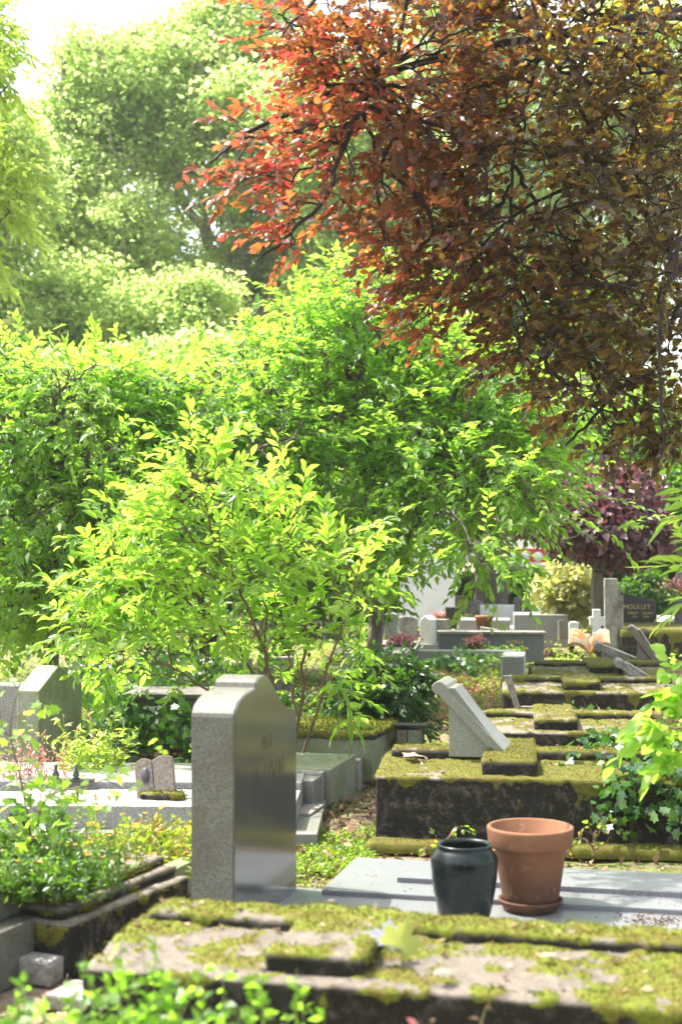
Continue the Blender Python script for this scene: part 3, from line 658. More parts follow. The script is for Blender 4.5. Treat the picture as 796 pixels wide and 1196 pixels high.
# ================================================================ left side: granite tiered tomb, headstones, frames
Y13 = -R(13)
M['old_stone'] = granite_mat('dark_old_stone', (0.12, 0.115, 0.095), (0.06, 0.055, 0.045), (0.2, 0.19, 0.16), 0.85, 50, (0.05, 0.045, 0.03), 0.8)
def tomb(name, P0, rz, label, cat, parts, group=None):
    t = thing(name, P0, label, cat, group, rz)
    for nm, mt, x0, x1, y0, y1, z0, z1 in parts: box(nm, M[mt], t, x0, x1, y0, y1, z0, z1, 0.006)
    return t
P0 = G(225, 985, 0)
tomb('stepped_tomb', P0, -R(2), 'low stepped grey granite tomb with pale flat top, the little stone book resting on it', 'tomb',
     [('lower_step', 'granite', -1.9, 0.62, 0.0, 1.6, -0.03, 0.05), ('upper_tier', 'granite_light', -1.75, 0.5, 0.1, 0.62, 0.05, 0.165), ('top_slab', 'granite_light', -1.75, 0.5, 0.64, 1.35, 0.06, 0.20)])
# dark band plinth under ornaments
P0 = G(75, 915, 0.2); t = thing('bronze_ornament', P0, 'two small dark bronze posts on a bar lying on the stepped tomb', 'ornament')
box('bar', M['slate_dark'], t, -0.09, 0.16, 0, 0.05, 0.003, 0.02, 0.003)
for xx in (-0.05, 0.06): 
    o = lathe('post', M['slate_dark'], t, [(0, 0.1), (0.012, 0.095), (0.008, 0.07), (0.02, 0.04), (0.012, 0.03), (0.03, 0.016), (0, 0.016)], 16); o.location = (xx, 0.025, 0)
# book on tomb
P0 = G(171, 933, 0.165)
t = thing('stone_book', P0, 'small brown stone open book with an oval portrait and mossy foot on the stepped tomb', 'book plaque', rz=-R(8))
def page(x0, x1, hl, hr):
    p = []
    for k in range(9): s = k / 8; p.append((x0 + (x1 - x0) * s, hl + (hr - hl) * s + 0.018 * math.sin(s * PI)))
    return [(x0 + 0.0, 0)] + p + [(x1, 0)]
for (a, b_, l, r) in ((-0.05, 0.045, 0.19, 0.195), (0.048, 0.155, 0.195, 0.20)):
    o = prism('page', M['brown_stone'], t, page(a, b_, l, r), 0, 0.035, bevel=0.004)
    o.data.transform(Matrix.Rotation(-R(14), 4, 'X') @ Matrix.Rotation(-R(9), 4, 'Y'))
o = lathe('oval_portrait', M['slate_dark'], t, [(0, 0.004), (0.022, 0.004), (0.024, 0)], 24)
o.data.transform(Matrix.Rotation(-R(14), 4, 'X') @ Matrix.Rotation(-R(9), 4, 'Y') @ Matrix.Translation((0.005, -0.001, 0.12)) @ Matrix.Rotation(R(90), 4, 'X') @ Matrix.Diagonal((1, 1.7, 1, 1)))
o, V, nn, mk = hf_block('mossy_foot', M['mossy'], t, np.linspace(-0.03, 0.19, 24), np.linspace(-0.03, 0.05, 9), lambda u, v: True, lambda u, v: 0.03, 0.0, 77, moss=0.8, rows=3)
moss_tufts(t, V, nn, mk, 900, 12, 0.012)
# pointed headstone
P0 = G(45, 922, 0.0)
t = thing('headstone', P0, 'grey green granite headstone with a pointed gable top behind the stepped tomb', 'headstone', rz=-R(20))
Hh = 0.60
bm = bmesh.new(); w0, dp = 0.16, 0.52
pts = [(-w0, 0, 0), (0, 0, 0), (0, dp, 0), (-w0, dp, 0), (-w0, 0, Hh), (0, 0, Hh), (0, dp, Hh), (-w0, dp, Hh), (0, dp * 0.45, Hh + 0.14), (-w0, dp * 0.45, Hh + 0.14)]
v = [bm.verts.new(p_) for p_ in pts]
for f_ in ((0, 3, 2, 1), (0, 1, 5, 4), (1, 2, 6, 8, 5), (2, 3, 7, 6), (3, 0, 4, 9, 7), (4, 5, 8, 9), (9, 8, 6, 7)): bm.faces.new([v[k] for k in f_])
bm_obj('stone', bm, M['granite_green'], t, bevel=0.012)
P0 = G(-20, 915, 0.0)
t = thing('headstone', P0, 'flat-topped grey granite headstone half outside the left edge, beside the pointed headstone', 'headstone', rz=-R(15))
box('stone', M['granite'], t, -0.3, 0.26, 0, 0.2, -0.02, 0.62, 0.01)
# stone block with ivy
P0 = G(146, 868, 0.0)
tomb('stone_tomb', Vector(pt(146, 880, 9.6)) - Vector((0, 0, 0.1)), -R(4), 'rough grey raised stone tomb with ivy spilling over its left corner', 'tomb', [('body', 'old_stone', 0, 0.52, 0, 0.5, -0.1, 0.47), ('lid', 'old_stone', -0.02, 0.54, -0.02, 0.53, 0.47, 0.50)])
# concrete planter frame with front corner at 185
P0 = G(185, 1061, 0)
t = thing('grave_kerb', P0, 'low granite grave kerb filled with weeds beside the tall headstone', 'grave kerb', rz=-R(20))
box('kerb_front', M['granite'], t, -0.62, -0.002, 0, 0.09, -0.02, 0.125, 0.012)
box('kerb_side', M['granite_green'], t, -0.09, 0.0, 0.093, 0.95, -0.02, 0.128, 0.012)
box('earth_bed', M['soil'], t, -0.62, -0.092, 0.092, 0.95, -0.02, 0.09, 0.01)
# weathered stepped tomb
P0 = G(82, 1140, 0)
t = thing('weathered_tomb', P0, 'weathered mossy stone tomb with stepped mouldings, weeds growing out of its top', 'tomb', rz=-R(24))
yy = np.linspace(0, 0.78, 60)
for nm, x1, z0, z1, yo in (('lower_course', 0.0, -0.03, 0.175, 0), ('middle_course', -0.05, 0.17, 0.215, 0.03), ('upper_course', -0.10, 0.21, 0.25, 0.06)):
    us = np.linspace(x1 - 0.5, x1, 34); vv = np.linspace(yo, 0.80 - yo * .3, 54)
    o, V, nn, mk = hf_block(nm, M['mossy_dark'], t, us, vv, lambda u, v: True, (lambda zz: (lambda u, v: zz))(z1), z0, 31 + int(z1 * 100), moss=0.3, side_moss=0.02, rough=0.008)
    moss_tufts(t, V, nn, mk, 900, 33, 0.01)
box('foot_stone', M['concrete'], t, -0.2, -0.02, -0.09, -0.002, -0.02, 0.07, 0.012)
# two tier granite block bottom-left
P0 = G(53, 1128, 0)
t = thing('granite_tomb', P0, 'two-tiered clean granite tomb corner at the bottom left edge of the photo', 'tomb', rz=-R(22))
box('lower_block', M['granite_brown'], t, -1.2, 0, -1.1, 0, -0.02, 0.18, 0.006)
box('upper_block', M['granite_brown'], t, -1.2, -0.085, -1.1, -0.01, 0.183, 0.30, 0.006)
P0 = G(52, 1172, 0); t = thing('paving_stone', P0, 'small pale paving stone littered with dry leaves beside the two-tiered tomb', 'paving stone', rz=-R(20))
box('slab', M['concrete'], t, 0.0, 0.17, 0.0, 0.18, -0.02, 0.03, 0.01)
P0 = G(8, 960, 0); t = thing('small_stele', P0, 'low arched greenish stone marker among leaves at the left edge', 'grave marker', rz=-R(5))
prism('stone', M['granite_green'], t, [(-0.06, -0.03)] + [(0.02 + 0.08 * -math.cos(k / 8 * PI), 0.13 + 0.07 * math.sin(k / 8 * PI)) for k in range(9)] + [(0.4, 0.13), (0.4, -0.03)], 0, 0.1)

# ================================================================ kerbs of the middle row (left of the path)
def kerb(px, py, x, y, h, mt, label, rz=-R(14), name='grave_kerb', cap=None, grp=None, lab=None):
    P0 = G(px, py, 0); t = thing(name, P0, label, 'grave kerb', grp, rz)
    box('end_stone', M[mt], t, -x, 0, 0, y, -0.03, h, 0.008)
    if cap: box('coping', M[cap], t, -x - 0.01, 0.01, -0.01, y + .01, h, h + 0.02, 0.005)
    return t
kerb(362, 965, 0.5, 0.30, 0.065, 'concrete', 'lowest stone step against the right side of the tall headstone')
kerb(366, 952, 0.5, 0.30, 0.19, 'granite', 'grey kerb stone just right of the tall headstone')
kerb(376, 946, 0.45, 0.30, 0.21, 'concrete', 'middle of the upright kerb stones between headstone and path')
kerb(386, 944, 0.5, 0.62, 0.22, 'granite_green', 'smooth green grey kerb block at the edge of the path')
P0 = G(418, 921, 0)
t = thing('mossy_tomb', P0, 'stepped concrete tomb end with a moss-covered cap where the path disappears', 'tomb', rz=-R(14))
box('body', M['concrete'], t, -0.62, 0, 0, 0.8, -0.03, 0.17, 0.01); box('upper_block', M['granite_green'], t, -0.55, 0.06, 0.14, 0.9, 0.02, 0.285, 0.01)
o, V, nn, mk = hf_block('moss_cap', M['mossy'], t, np.linspace(-0.56, 0.075, 36), np.linspace(0.13, 0.9, 40), lambda u, v: True, lambda u, v: 0.32, 0.275, 91, moss=0.9, rows=3)
moss_tufts(t, V, nn, mk, 3000, 92, 0.02)

# framed box near the dark bush
P0 = pt(462, 876, 9.3); t = thing('grave_lantern', P0, 'small black framed lantern box between the dark bush and the pale lectern', 'lantern', rz=-R(8))
for nm, a in (('frame_post', (-0.01, 0.0)), ('frame_post', (0.17, 0.18))):
    box(nm, M['black_granite'], t, a[0], a[1] + 0.005, 0, 0.012, 0, 0.15, 0.001)
box('roof', M['black_granite'], t, -0.02, 0.2, -0.01, 0.13, 0.15, 0.165, 0.002); box('panel', M['granite_green'], t, 0.075, 0.165, 0.02, 0.1, 0, 0.13, 0.004); box('panel', M['brown_stone'], t, 0.0, 0.07, 0.02, 0.1, 0, 0.13, 0.004)

M['slate_grey'] = granite_mat('grey_slate', (0.12, 0.13, 0.15), (0.07, 0.08, 0.09), (0.18, 0.19, 0.21), 0.4, 150)
# ================================================================ far graves
def far_box(name, px, py, D, wpx, hpx, dp, mt, label, cat='headstone', rz=-R(6), top=None, group=None):
    P0 = pt(px, py, D); t = thing(name, P0, label, cat, group, rz); w_ = wpx * MPP(D); h_ = hpx * MPP(D)
    if top == 'arch': prf = [(0, -0.05)] + [(w_ / 2 - w_ / 2 * math.cos(k / 10 * PI), h_ * 0.88 + h_ * 0.12 * math.sin(k / 10 * PI)) for k in range(11)] + [(w_, -0.05)]
    elif top == 'point': prf = [(0, -0.05), (0, h_ * 0.86), (w_ * 0.5, h_), (w_, h_ * 0.86), (w_, -0.05)]
    elif top == 'slope': prf = [(0, -0.05), (0, h_), (w_, h_ * 0.82), (w_, -0.05)]
    else: prf = [(0, -0.05), (0, h_), (w_, h_), (w_, -0.05)]
    prism('stone', M[mt], t, prf, 0, dp, bevel=min(0.012, w_ * 0.1)); return t
def base_at(t, mt, w0, w1, d0, d1, h): return box('base', M[mt], t, w0, w1, d0, d1, -0.4, h, 0.01)
far_box('tall_stele', 466, 728, 24, 64, 140, 0.35, 'white_stone', 'tall white stone stele rising behind the hanging branches', 'monument')
t = far_box('headstone', 490, 756, 19, 12, 37, 0.30, 'white_stone', 'slim white headstone with a pointed top in front of the tall stele', top='point', rz=-R(22)); box('grey_back', M['concrete'], t, 0.02, 0.26, 0.31, 0.5, -0.05, 0.36)
far_box('headstone', 463, 758, 20, 24, 38, 0.15, 'concrete', 'dull grey round-topped headstone beside the slim white one', top='arch')
t = far_box('grave_kerb', 455, 775, 16.2, 150, 15, 0.25, 'granite_light', 'long pale stone kerb running behind the flower bed', 'grave kerb', rz=-R(3))
t = far_box('grave_kerb', 585, 795, 14.0, 26, 28, 0.7, 'granite_light', 'short pale kerb end beside the farthest mossy grave', 'grave kerb', rz=-R(9))
t = far_box('inscribed_kerb', 512, 768, 17.8, 122, 27, 0.3, 'slate_grey', 'dark slate grave front with faint gold lettering under a pale coping', 'grave front', rz=-R(4))
wk = 122 * MPP(17.8); box('coping', M['concrete'], t, -0.02, wk + 0.02, -0.03, 0.33, 27 * MPP(17.8) + 0.002, 27 * MPP(17.8) + 0.035)
rotx = Matrix(((1, 0, 0), (0, 0, -1), (0, 1, 0)))
text('inscription', 'FAMILLE', M['gold'], t, 0.06, Vector((wk * 0.72, -0.003, 0.18)), rotx); text('inscription', '1931 - 1988', M['gold'], t, 0.05, Vector((wk * 0.76, -0.003, 0.1)), rotx)
far_box('tomb', 535, 742, 22, 60, 18, 0.8, 'granite_light', 'broad grey tomb with pots on it, beyond the lettered grave front', 'tomb')
far_box('tomb', 600, 752, 20, 62, 34, 0.9, 'granite_light', 'plain grey tomb block half hidden behind the hanging leaves', 'tomb')
far_box('headstone', 664, 748, 17.5, 11, 22, 0.12, 'white_stone', 'tiny white round-topped headstone above the rust stained book', top='arch')
t = far_box('stone_cross', 692, 752, 17.5, 9, 40, 0.1, 'white_stone', 'pale stepped stone cross at the foot of the grey pillar', 'cross'); 
box('arm', M['white_stone'], t, -0.04, 0.15, 0.005, 0.095, 0.22, 0.33)
t = far_box('stone_pillar', 706, 752, 18, 15, 76, 0.16, 'concrete', 'tall grey stone pillar with stepped side and dry flowers on top', 'pillar')
hp = 76 * MPP(18); wp = 15 * MPP(18)
for k, (a, h1) in enumerate(((wp, hp * 0.86), (wp + 0.035, hp * 0.62))): box('side_step', M['concrete'], t, a + 0.002, a + 0.035, 0.02, 0.14, -0.02, h1 if k == 0 else hp * 0.98 * 0.75, 0.004)
far_box('headstone', 720, 735, 20, 1, 1, 0.01, 'black_granite', 'x') if False else None
P0 = pt(727, 726, 19.5); t = thing('headstone', P0, 'black headstone with a wavy top and gold lettering right of the grey pillar', 'headstone', rz=-R(4))
w_ = 38 * MPP(19.5); h_ = 33 * MPP(19.5)
prf = [(0, -0.02)] + [(w_ * s, h_ * (1 - 0.26 * float(sstep(0, 1, s)))) for s in np.linspace(0, 1, 12)] + [(w_, -0.02)]
prism('stone', M['black_granite'], t, prf, 0, 0.09)
text('inscription', 'MOULLET', M['gold'], t, 0.085, Vector((w_ * 0.42, -0.003, h_ * 0.45)), rotx)
text('inscription', 'Albert    Jeanne', M['gold'], t, 0.055, Vector((w_ * 0.52, -0.003, h_ * 0.27)), rotx)
text('inscription', '1921      1918', M['gold'], t, 0.04, Vector((w_ * 0.52, -0.003, h_ * 0.14)), rotx)
P0 = pt(722, 775, 17.9)
t = thing('stone_tomb', P0, 'long mossy topped stone tomb carrying the black lettered headstone', 'tomb', rz=-R(4))
hz = 40 * MPP(17.9)
o, V, nn, mk = hf_block('body', M['mossy_dark'], t, np.linspace(0.02, 1.6, 50), np.linspace(0, 1.9, 50), lambda u, v: True, lambda u, v: hz, -0.1, 61, moss=0.7, rows=8)
far_box('headstone', 655, 700, 24, 22, 24, 0.12, 'concrete', 'grey headstone with a round white medallion in front of the pale shrub')
t = bpy.data.objects[-1] if False else None
P0 = pt(661, 688, 23.9); o = lathe('medallion', M['white_stone'], None, [(0, 0.01), (0.05, 0.01), (0.06, 0)], 24); o.data.transform(Matrix.Rotation(R(90), 4, 'X'))
o.parent = [x for x in COL.objects if x.get('label', '').startswith('grey headstone with a round white')][0]; o.location = (0.09, -0.006, 0.19)
far_box('headstone', 733, 700, 26, 14, 10, 0.1, 'white_stone', 'small white stone peeping over the black headstone')
far_box('headstone', 300, 800, 13.5, 40, 32, 0.2, 'concrete', 'broad grey headstone seen through the stems of the front shrub')
far_box('headstone', 302, 745, 17, 20, 26, 0.15, 'white_stone', 'white headstone glimpsed above the tall polished headstone', top='point')
far_box('tomb', 180, 800, 14, 100, 26, 0.8, 'concrete', 'grey tomb behind the ivy-covered stone tomb', 'tomb')
far_box('tomb', 60, 812, 13, 70, 30, 0.8, 'concrete', 'low grey tomb behind the pointed headstone', 'tomb')
far_box('headstone', 232, 780, 17, 22, 40, 0.15, 'slate_dark', 'dark headstone half hidden in the yellow green shrub')
far_box('tomb', 385, 800, 15, 90, 38, 0.9, 'concrete', 'weathered stone tomb behind the dark bush', 'tomb')
far_box('tomb', 560, 732, 26, 80, 24, 0.9, 'white_stone', 'sunlit pale tomb beneath the far hedge', 'tomb')
far_box('tomb', 775, 752, 21, 60, 30, 0.9, 'white_stone', 'sunlit tomb with pink flowers at the right edge', 'tomb')

rgs = np.random.default_rng(77)
SM = ('concrete', 'granite_light', 'granite', 'old_stone', 'white_stone', 'brown_stone', 'slate_dark')
spots = ((448, 742, 19, 16, 26, 'arch', 1, 'rounded pale granite headstone at the left end of the far row'), (478, 735, 25, 12, 18, 'flat', 2, 'square grey headstone left of the tall white stele foot'),
 (545, 722, 27, 18, 22, 'point', 0, 'pointed grey headstone right of the tall white stele'), (575, 718, 29, 14, 20, 'arch', 4, 'white rounded headstone in front of the far hedge'),
 (600, 722, 25, 20, 24, 'slope', 6, 'black slanted-top headstone beneath the hanging leaves'), (618, 716, 30, 14, 20, 'flat', 3, 'dark square headstone at the end of the far hedge'),
 (636, 724, 23, 15, 28, 'arch', 2, 'grey rounded headstone left of the medallion headstone'), (676, 728, 24, 10, 22, 'point', 1, 'small pointed pale headstone left of the stone cross'),
 (772, 716, 25, 18, 26, 'arch', 0, 'rounded grey headstone at the right edge past the black one'), (750, 690, 31, 12, 14, 'flat', 4, 'small white headstone far behind the black lettered one'),
 (530, 712, 31, 12, 16, 'flat', 5, 'brown headstone in front of the hedge beside the stele'), (560, 750, 19.5, 20, 18, 'slope', 1, 'low slanting granite headstone behind the orange pot'),
 (652, 742, 19, 12, 18, 'arch', 5, 'low brown rounded headstone left of the tiny white one'), (788, 735, 19, 16, 34, 'flat', 3, 'dark upright stone at the right edge above the steep lectern'))
for (px, py, D, w__, h__, tp, mi, lb) in spots:
    far_box('headstone', px, py, D, w__, h__, 0.14, SM[mi], lb, top=None if tp == 'flat' else tp, rz=-R(rgs.uniform(0, 16)), group='small far headstones')
for (px, py, D, w__, h__, dp, mi, lb) in ((440, 766, 19, 70, 14, .7, 1, 'flat granite grave slab behind the pale kerb on the left'), (545, 745, 24, 60, 12, .8, 4, 'pale flat tomb right of the stele foot'), (610, 742, 24, 60, 14, .8, 0, 'flat grey tomb under the hanging leaves, right part'), (740, 745, 19.8, 90, 12, .9, 5, 'brown flat tomb in front of the black lettered headstone')):
    far_box('tomb', px, py, D, w__, h__, dp, SM[mi], lb, 'tomb')
# pots & flowers far
P0 = pt(565, 738, 21); t = thing('flower_pot', P0, 'small orange terracotta pot on the grey tomb beyond the leaves', 'flower pot')
lathe('pot_body', M['terracotta'], t, [(0, 0), (0.09, 0), (0.13, 0.2), (0.14, 0.2), (0.14, 0.24), (0.12, 0.24), (0, 0.2)], 24)
P0 = pt(527, 734, 21.5); t = thing('vase', P0, 'tall black square vase in front of the white stele', 'vase')
bm = bmesh.new(); add_box(bm, -0.07, 0.07, -0.07, 0.07, 0, 0.32)
for v_ in bm.verts:
    if v_.co.z > 0.1: v_.co.x *= 1.4; v_.co.y *= 1.4
bm_obj('vase_body', bm, M['black_granite'], t, bevel=0.006)

# kiosk with the red and white fascia
P0 = pt(585, 700, 40)
t = thing('kiosk', P0, 'pale flat-roofed shelter with a red and white banner beyond the graves', 'shelter')
box('back_wall', M['concrete'], t, 0, 2.4, 1.6, 1.8, -0.5, 1.0, 0.01)
for xx in (0.35, 1.45): box('pillar', M['concrete'], t, xx, xx + 0.2, 0, 0.2, -0.5, 0.82, 0.01)
box('roof', M['granite_light'], t, -0.3, 2.4, -0.15, 1.8, 0.82, 0.93, 0.01)
M['red_paint'] = simple_mat('red_paint', (0.62, 0.03, 0.015), (0.72, 0.06, 0.03), 0.5)
M['white_paint'] = simple_mat('white_paint', (0.75, 0.75, 0.74), (0.82, 0.82, 0.8), 0.5)
o = box('banner', M['red_paint'], t, 0.1, 2.1, -0.25, -0.2, 1.02, 1.42, 0.01)
for k in range(5):
    q = lathe('white_disc', M['white_paint'], t, [(0, 0.01), (0.13, 0.01), (0.135, 0)], 20); q.data.transform(Matrix.Rotation(R(90), 4, 'X')); q.location = (0.28 + k * 0.36, -0.253, 1.2)
box('banner_foot', M['white_paint'], t, 0.1, 2.1, -0.26, -0.2, 0.94, 1.04, 0.01)
P0 = pt(560, 700, 60)
t = thing('white_building', P0, 'blank white house wall glimpsed behind the shelter', 'house'); 
box('wall', M['white_paint'], t, 0, 4.5, 0, 3, -1, 3.1, 0.01); box('roof', M['concrete'], t, -0.2, 4.7, -0.2, 3.2, 3.1, 3.4, 0.02)
P0 = pt(425, 668, 42)
t = thing('parked_van', P0, 'white van with a red stripe glimpsed through the leaves of the arching tree', 'van')
bm = bmesh.new(); add_box(bm, -1.5, 2.0, 0, 1.8, -0.7, 1.0)
for v_ in bm.verts:
    if v_.co.x > 1 and v_.co.z > 0.5: v_.co.x -= 0.7
bm_obj('body', bm, M['white_paint'], t, bevel=0.12); box('stripe', M['red_paint'], t, -1.4, 1.3, -0.02, 0.03, -0.05, 0.25, 0.003)
box('windscreen', M['black_granite'], t, 0.2, 1.0, -0.02, 0.03, 0.4, 0.8, 0.01)
for xx in (-0.9, 1.3):
    q = lathe('wheel', M['black_granite'], t, [(0, 0.1), (0.2, 0.1), (0.32, 0.08), (0.34, 0), (0.3, -0.05), (0, -0.05)], 24); q.data.transform(Matrix.Rotation(R(90), 4, 'X')); q.location = (xx, 0.0, -0.75)

# ================================================================ vegetation
def crown(name, root, m, tree, n_leaf, L, W, rng, rnd=None, tmpl=TK, Ls=0.4, **kw):
    B, D, U, tip = sprays(rng, tree.T - tree.tipdir * 0.0, tree.tipdir, n_leaf, Ls, **kw)
    Lr = L * rng.uniform(0.65, 1.25, len(B))
    return leafset(name, m, B, D, U, Lr, Lr * (W / L), tmpl, root, rnd=rnd(B) if rnd else None, rng=rng), tip
def spray_twigs(tree, L, rng, droop, root, m, r=0.0025):
    A = tree.T; B = A + tree.tipdir * np.broadcast_to(L, (len(A),))[:, None]; B[:, 2] -= droop * np.broadcast_to(L, (len(A),))
    return tubes('twigs', m, A, B, np.full(len(A), r), np.full(len(A), r * 0.4), root, 4)

# --- copper beech, boughs hanging into the picture from the upper right
def copper_beech():
    rng = np.random.default_rng(11)
    base = Vector((4.3, 8.6, 0)); root = thing('copper_beech', base, 'copper beech whose dark red and bronze boughs hang over the graves from the upper right', 'tree')
    T = Tree(11)
    tr = T.limb([(4.3, 8.6, -0.1), (4.25, 8.5, 2), (4.1, 8.4, 4.2), (3.8, 8.3, 7.0)], 0.28, 0.14)
    def q(px, py, D): return tuple(pt(px, py, D))
    for pts, r0 in (([(4.1, 8.4, 4.2), q(850, 20, 8.2), q(640, 40, 7.6), q(440, 90, 7.0), q(300, 150, 6.6), q(245, 190, 6.4)], 0.035),
                    ([(4.1, 8.4, 4.6), q(860, -90, 8.0), q(620, -60, 7.2), q(430, -40, 6.9), q(330, 40, 6.6)], 0.035),
                    ([(4.2, 8.5, 3.6), q(830, 200, 8.0), q(700, 210, 7.6), q(590, 260, 7.2), q(530, 340, 7.0)], 0.016),
                    ([(4.2, 8.5, 3.2), q(850, 330, 7.6), q(770, 400, 7.2), q(700, 480, 7.0), q(660, 520, 6.9)], 0.02),
                    ([(4.2, 8.5, 3.4), q(860, 250, 6.9), q(780, 330, 6.6), q(770, 440, 6.5), q(775, 540, 6.5)], 0.018),
                    ([q(440, 90, 7.0), q(400, 170, 6.7), q(380, 230, 6.6), q(330, 280, 6.5), q(300, 305, 6.5)], 0.016),
                    ([q(640, 40, 7.6), q(600, 170, 7.2), q(600, 300, 7.0), q(620, 400, 6.9)], 0.012),
                    ([(4.1, 8.4, 5.0), q(900, -300, 8.4), q(700, -250, 9.0), q(520, -180, 9.2)], 0.07)):
        T.limb(pts, r0, 0.006, sub=6, jit=0.006)
    bl = [pb(292, 145, 6.5, 34, 24, .3, .5), pb(280, 208, 6.4, 30, 20, .3, .5), pb(352, 180, 6.6, 56, 45, .45, .6), pb(335, 262, 6.5, 30, 42, .35, .6), pb(365, 45, 6.7, 46, 36, .4, .6), pb(335, 28, 6.7, 26, 14, .3, .5),
          pb(410, 60, 6.9, 80, 70, .5), pb(410, 150, 6.9, 75, 60, .5, .8), pb(385, 235, 6.7, 36, 36, .35, .6), pb(500, 90, 7.1, 110, 100, .6), pb(520, 200, 7.1, 90, 70, .6),
          pb(545, 300, 7.0, 65, 60, .5), pb(462, 265, 7.0, 40, 50, .4, .7), pb(485, 320, 7.0, 34, 40, .3, .6), pb(505, 365, 6.9, 34, 40, .3, .6), pb(620, 90, 7.3, 120, 120, .7), pb(630, 240, 7.2, 110, 110, .7), pb(650, 370, 7.1, 85, 80, .55),
          pb(600, 410, 7.0, 40, 30, .3), pb(690, 460, 7.0, 75, 60, .45), pb(740, 90, 7.5, 110, 140, .7), pb(750, 260, 7.3, 110, 140, .7), pb(770, 400, 7.0, 80, 110, .5), pb(760, 505, 6.8, 65, 40, .35),
          pb(560, -80, 7.3, 240, 90, .9, .6), pb(860, 150, 8, 120, 260, .9, .5), pb(650, 20, 9.2, 180, 90, .8, .15)]
    tips = blob_points(rng, bl, 2700)
    T.tips(tips, sag=0.10, seg=4, jit=0.035)
    T.tipdir = norm(T.tipdir * np.array([1, 1, 0.5]) + np.array([-0.6, -0.2, 0.0]) + rng.normal(0, 0.35, T.tipdir.shape))
    T.wood('trunk', M['twig_dark'], root, r_tip=0.0014, power=0.40, k=5, rmax=0.012)
    Ls = rng.uniform(0.12, 0.26, len(tips)); spray_twigs(T, Ls, rng, 0.2, root, M['twig_dark'], 0.002)
    # red young leaves at the outer left, bronze inside, olive at the right
    px = lambda B: (B[:, 0] / B[:, 1]) * F + CX
    def rn(B):
        x = px(B); r = 0.58 - 0.34 * sstep(260, 640, x) + rng.normal(0, 0.17, len(B)) + 0.25 * (fbm(B, 2.2, 3, 5) - 0.5)
        young = rng.random(len(B)) < 0.06; r[young] += 0.3
        return r
    B, D, U, tip = sprays(rng, T.T, T.tipdir, 10, Ls, ang=50, flat=0.5, droop=0.08, tilt=0.55)
    right = (px(B) + rng.normal(0, 60, len(B))) > 600
    for nm, mk, sel in (('crown', 'leaf_beech', ~right), ('crown', 'leaf_beech_olive', right)):
        Lr = 0.053 * rng.uniform(0.6, 1.25, sel.sum())
        r = rn(B[sel]) if mk == 'leaf_beech' else np.clip(rng.normal(0.36, 0.25, sel.sum()) + 0.5 * (fbm(B[sel], 2.0, 3, 8) - 0.5), 0, 1)
        leafset(nm, M[mk], B[sel], D[sel], U[sel], Lr, Lr * 0.56, TO, root, rnd=r, rng=rng)
copper_beech()

# --- generic leafy tree
def leafy(name, label, base, limbs, blobs, ntips, nleaf, L, W, mt, seed, cat='tree', Ls=0.35, wood='bark', rt=0.003, ang=50, flat=0.4, droop=0.3, tilt=0.5, out=(0, 0, 0), shell=0.0, tmpl=TK, rmax=0.08, zmin=None, twigs=True, sag=0.15, rnd=None, group=None, wd='trunk', power=0.45, keep=()):
    rng = np.random.default_rng(seed); root = thing(name, base, label, cat, group); T = Tree(seed)
    for pts, r0, r1 in limbs: T.limb(pts, r0, r1, sub=5, jit=0.01)
    tips = blob_points(rng, blobs, ntips, shell, zmin)
    X_ = tips[:, 0] / tips[:, 1] * F + CX; Y_ = 645 - (tips[:, 2] - EYE) / tips[:, 1] * F; ok = np.ones(len(tips), bool)
    for x0, x1, y0, y1, pr_ in keep: ok &= ~((X_ > x0) & (X_ < x1) & (Y_ > y0) & (Y_ < y1) & (rng.random(len(tips)) < pr_))
    tips = tips[ok]; T.tips(tips, sag=sag, seg=4, jit=0.06)
    T.tipdir = norm(T.tipdir + np.array(out) + rng.normal(0, 0.3, T.tipdir.shape))
    T.wood(wd, M[wood], root, rt, power, 5, rmax)
    Ls = Ls * rng.uniform(0.6, 1.3, len(tips))
    if twigs: spray_twigs(T, Ls, rng, droop, root, M[wood], rt * 0.8)
    B, D, U, tip = sprays(rng, T.T, T.tipdir, nleaf, Ls, ang, flat, droop, tilt)
    Lr = L * rng.uniform(0.6, 1.25, len(B))
    leafset('crown', M[mt], B, D, U, Lr, Lr * (W / L), tmpl, root, rnd=(rnd(B, rng) if rnd else np.clip(rng.normal(0.5, 0.22, len(B)) + 0.6 * (fbm(B, 1.3, 3, seed) - 0.5), 0, 1)), rng=rng)
    return root
def q(px, py, D): return tuple(pt(px, py, D))

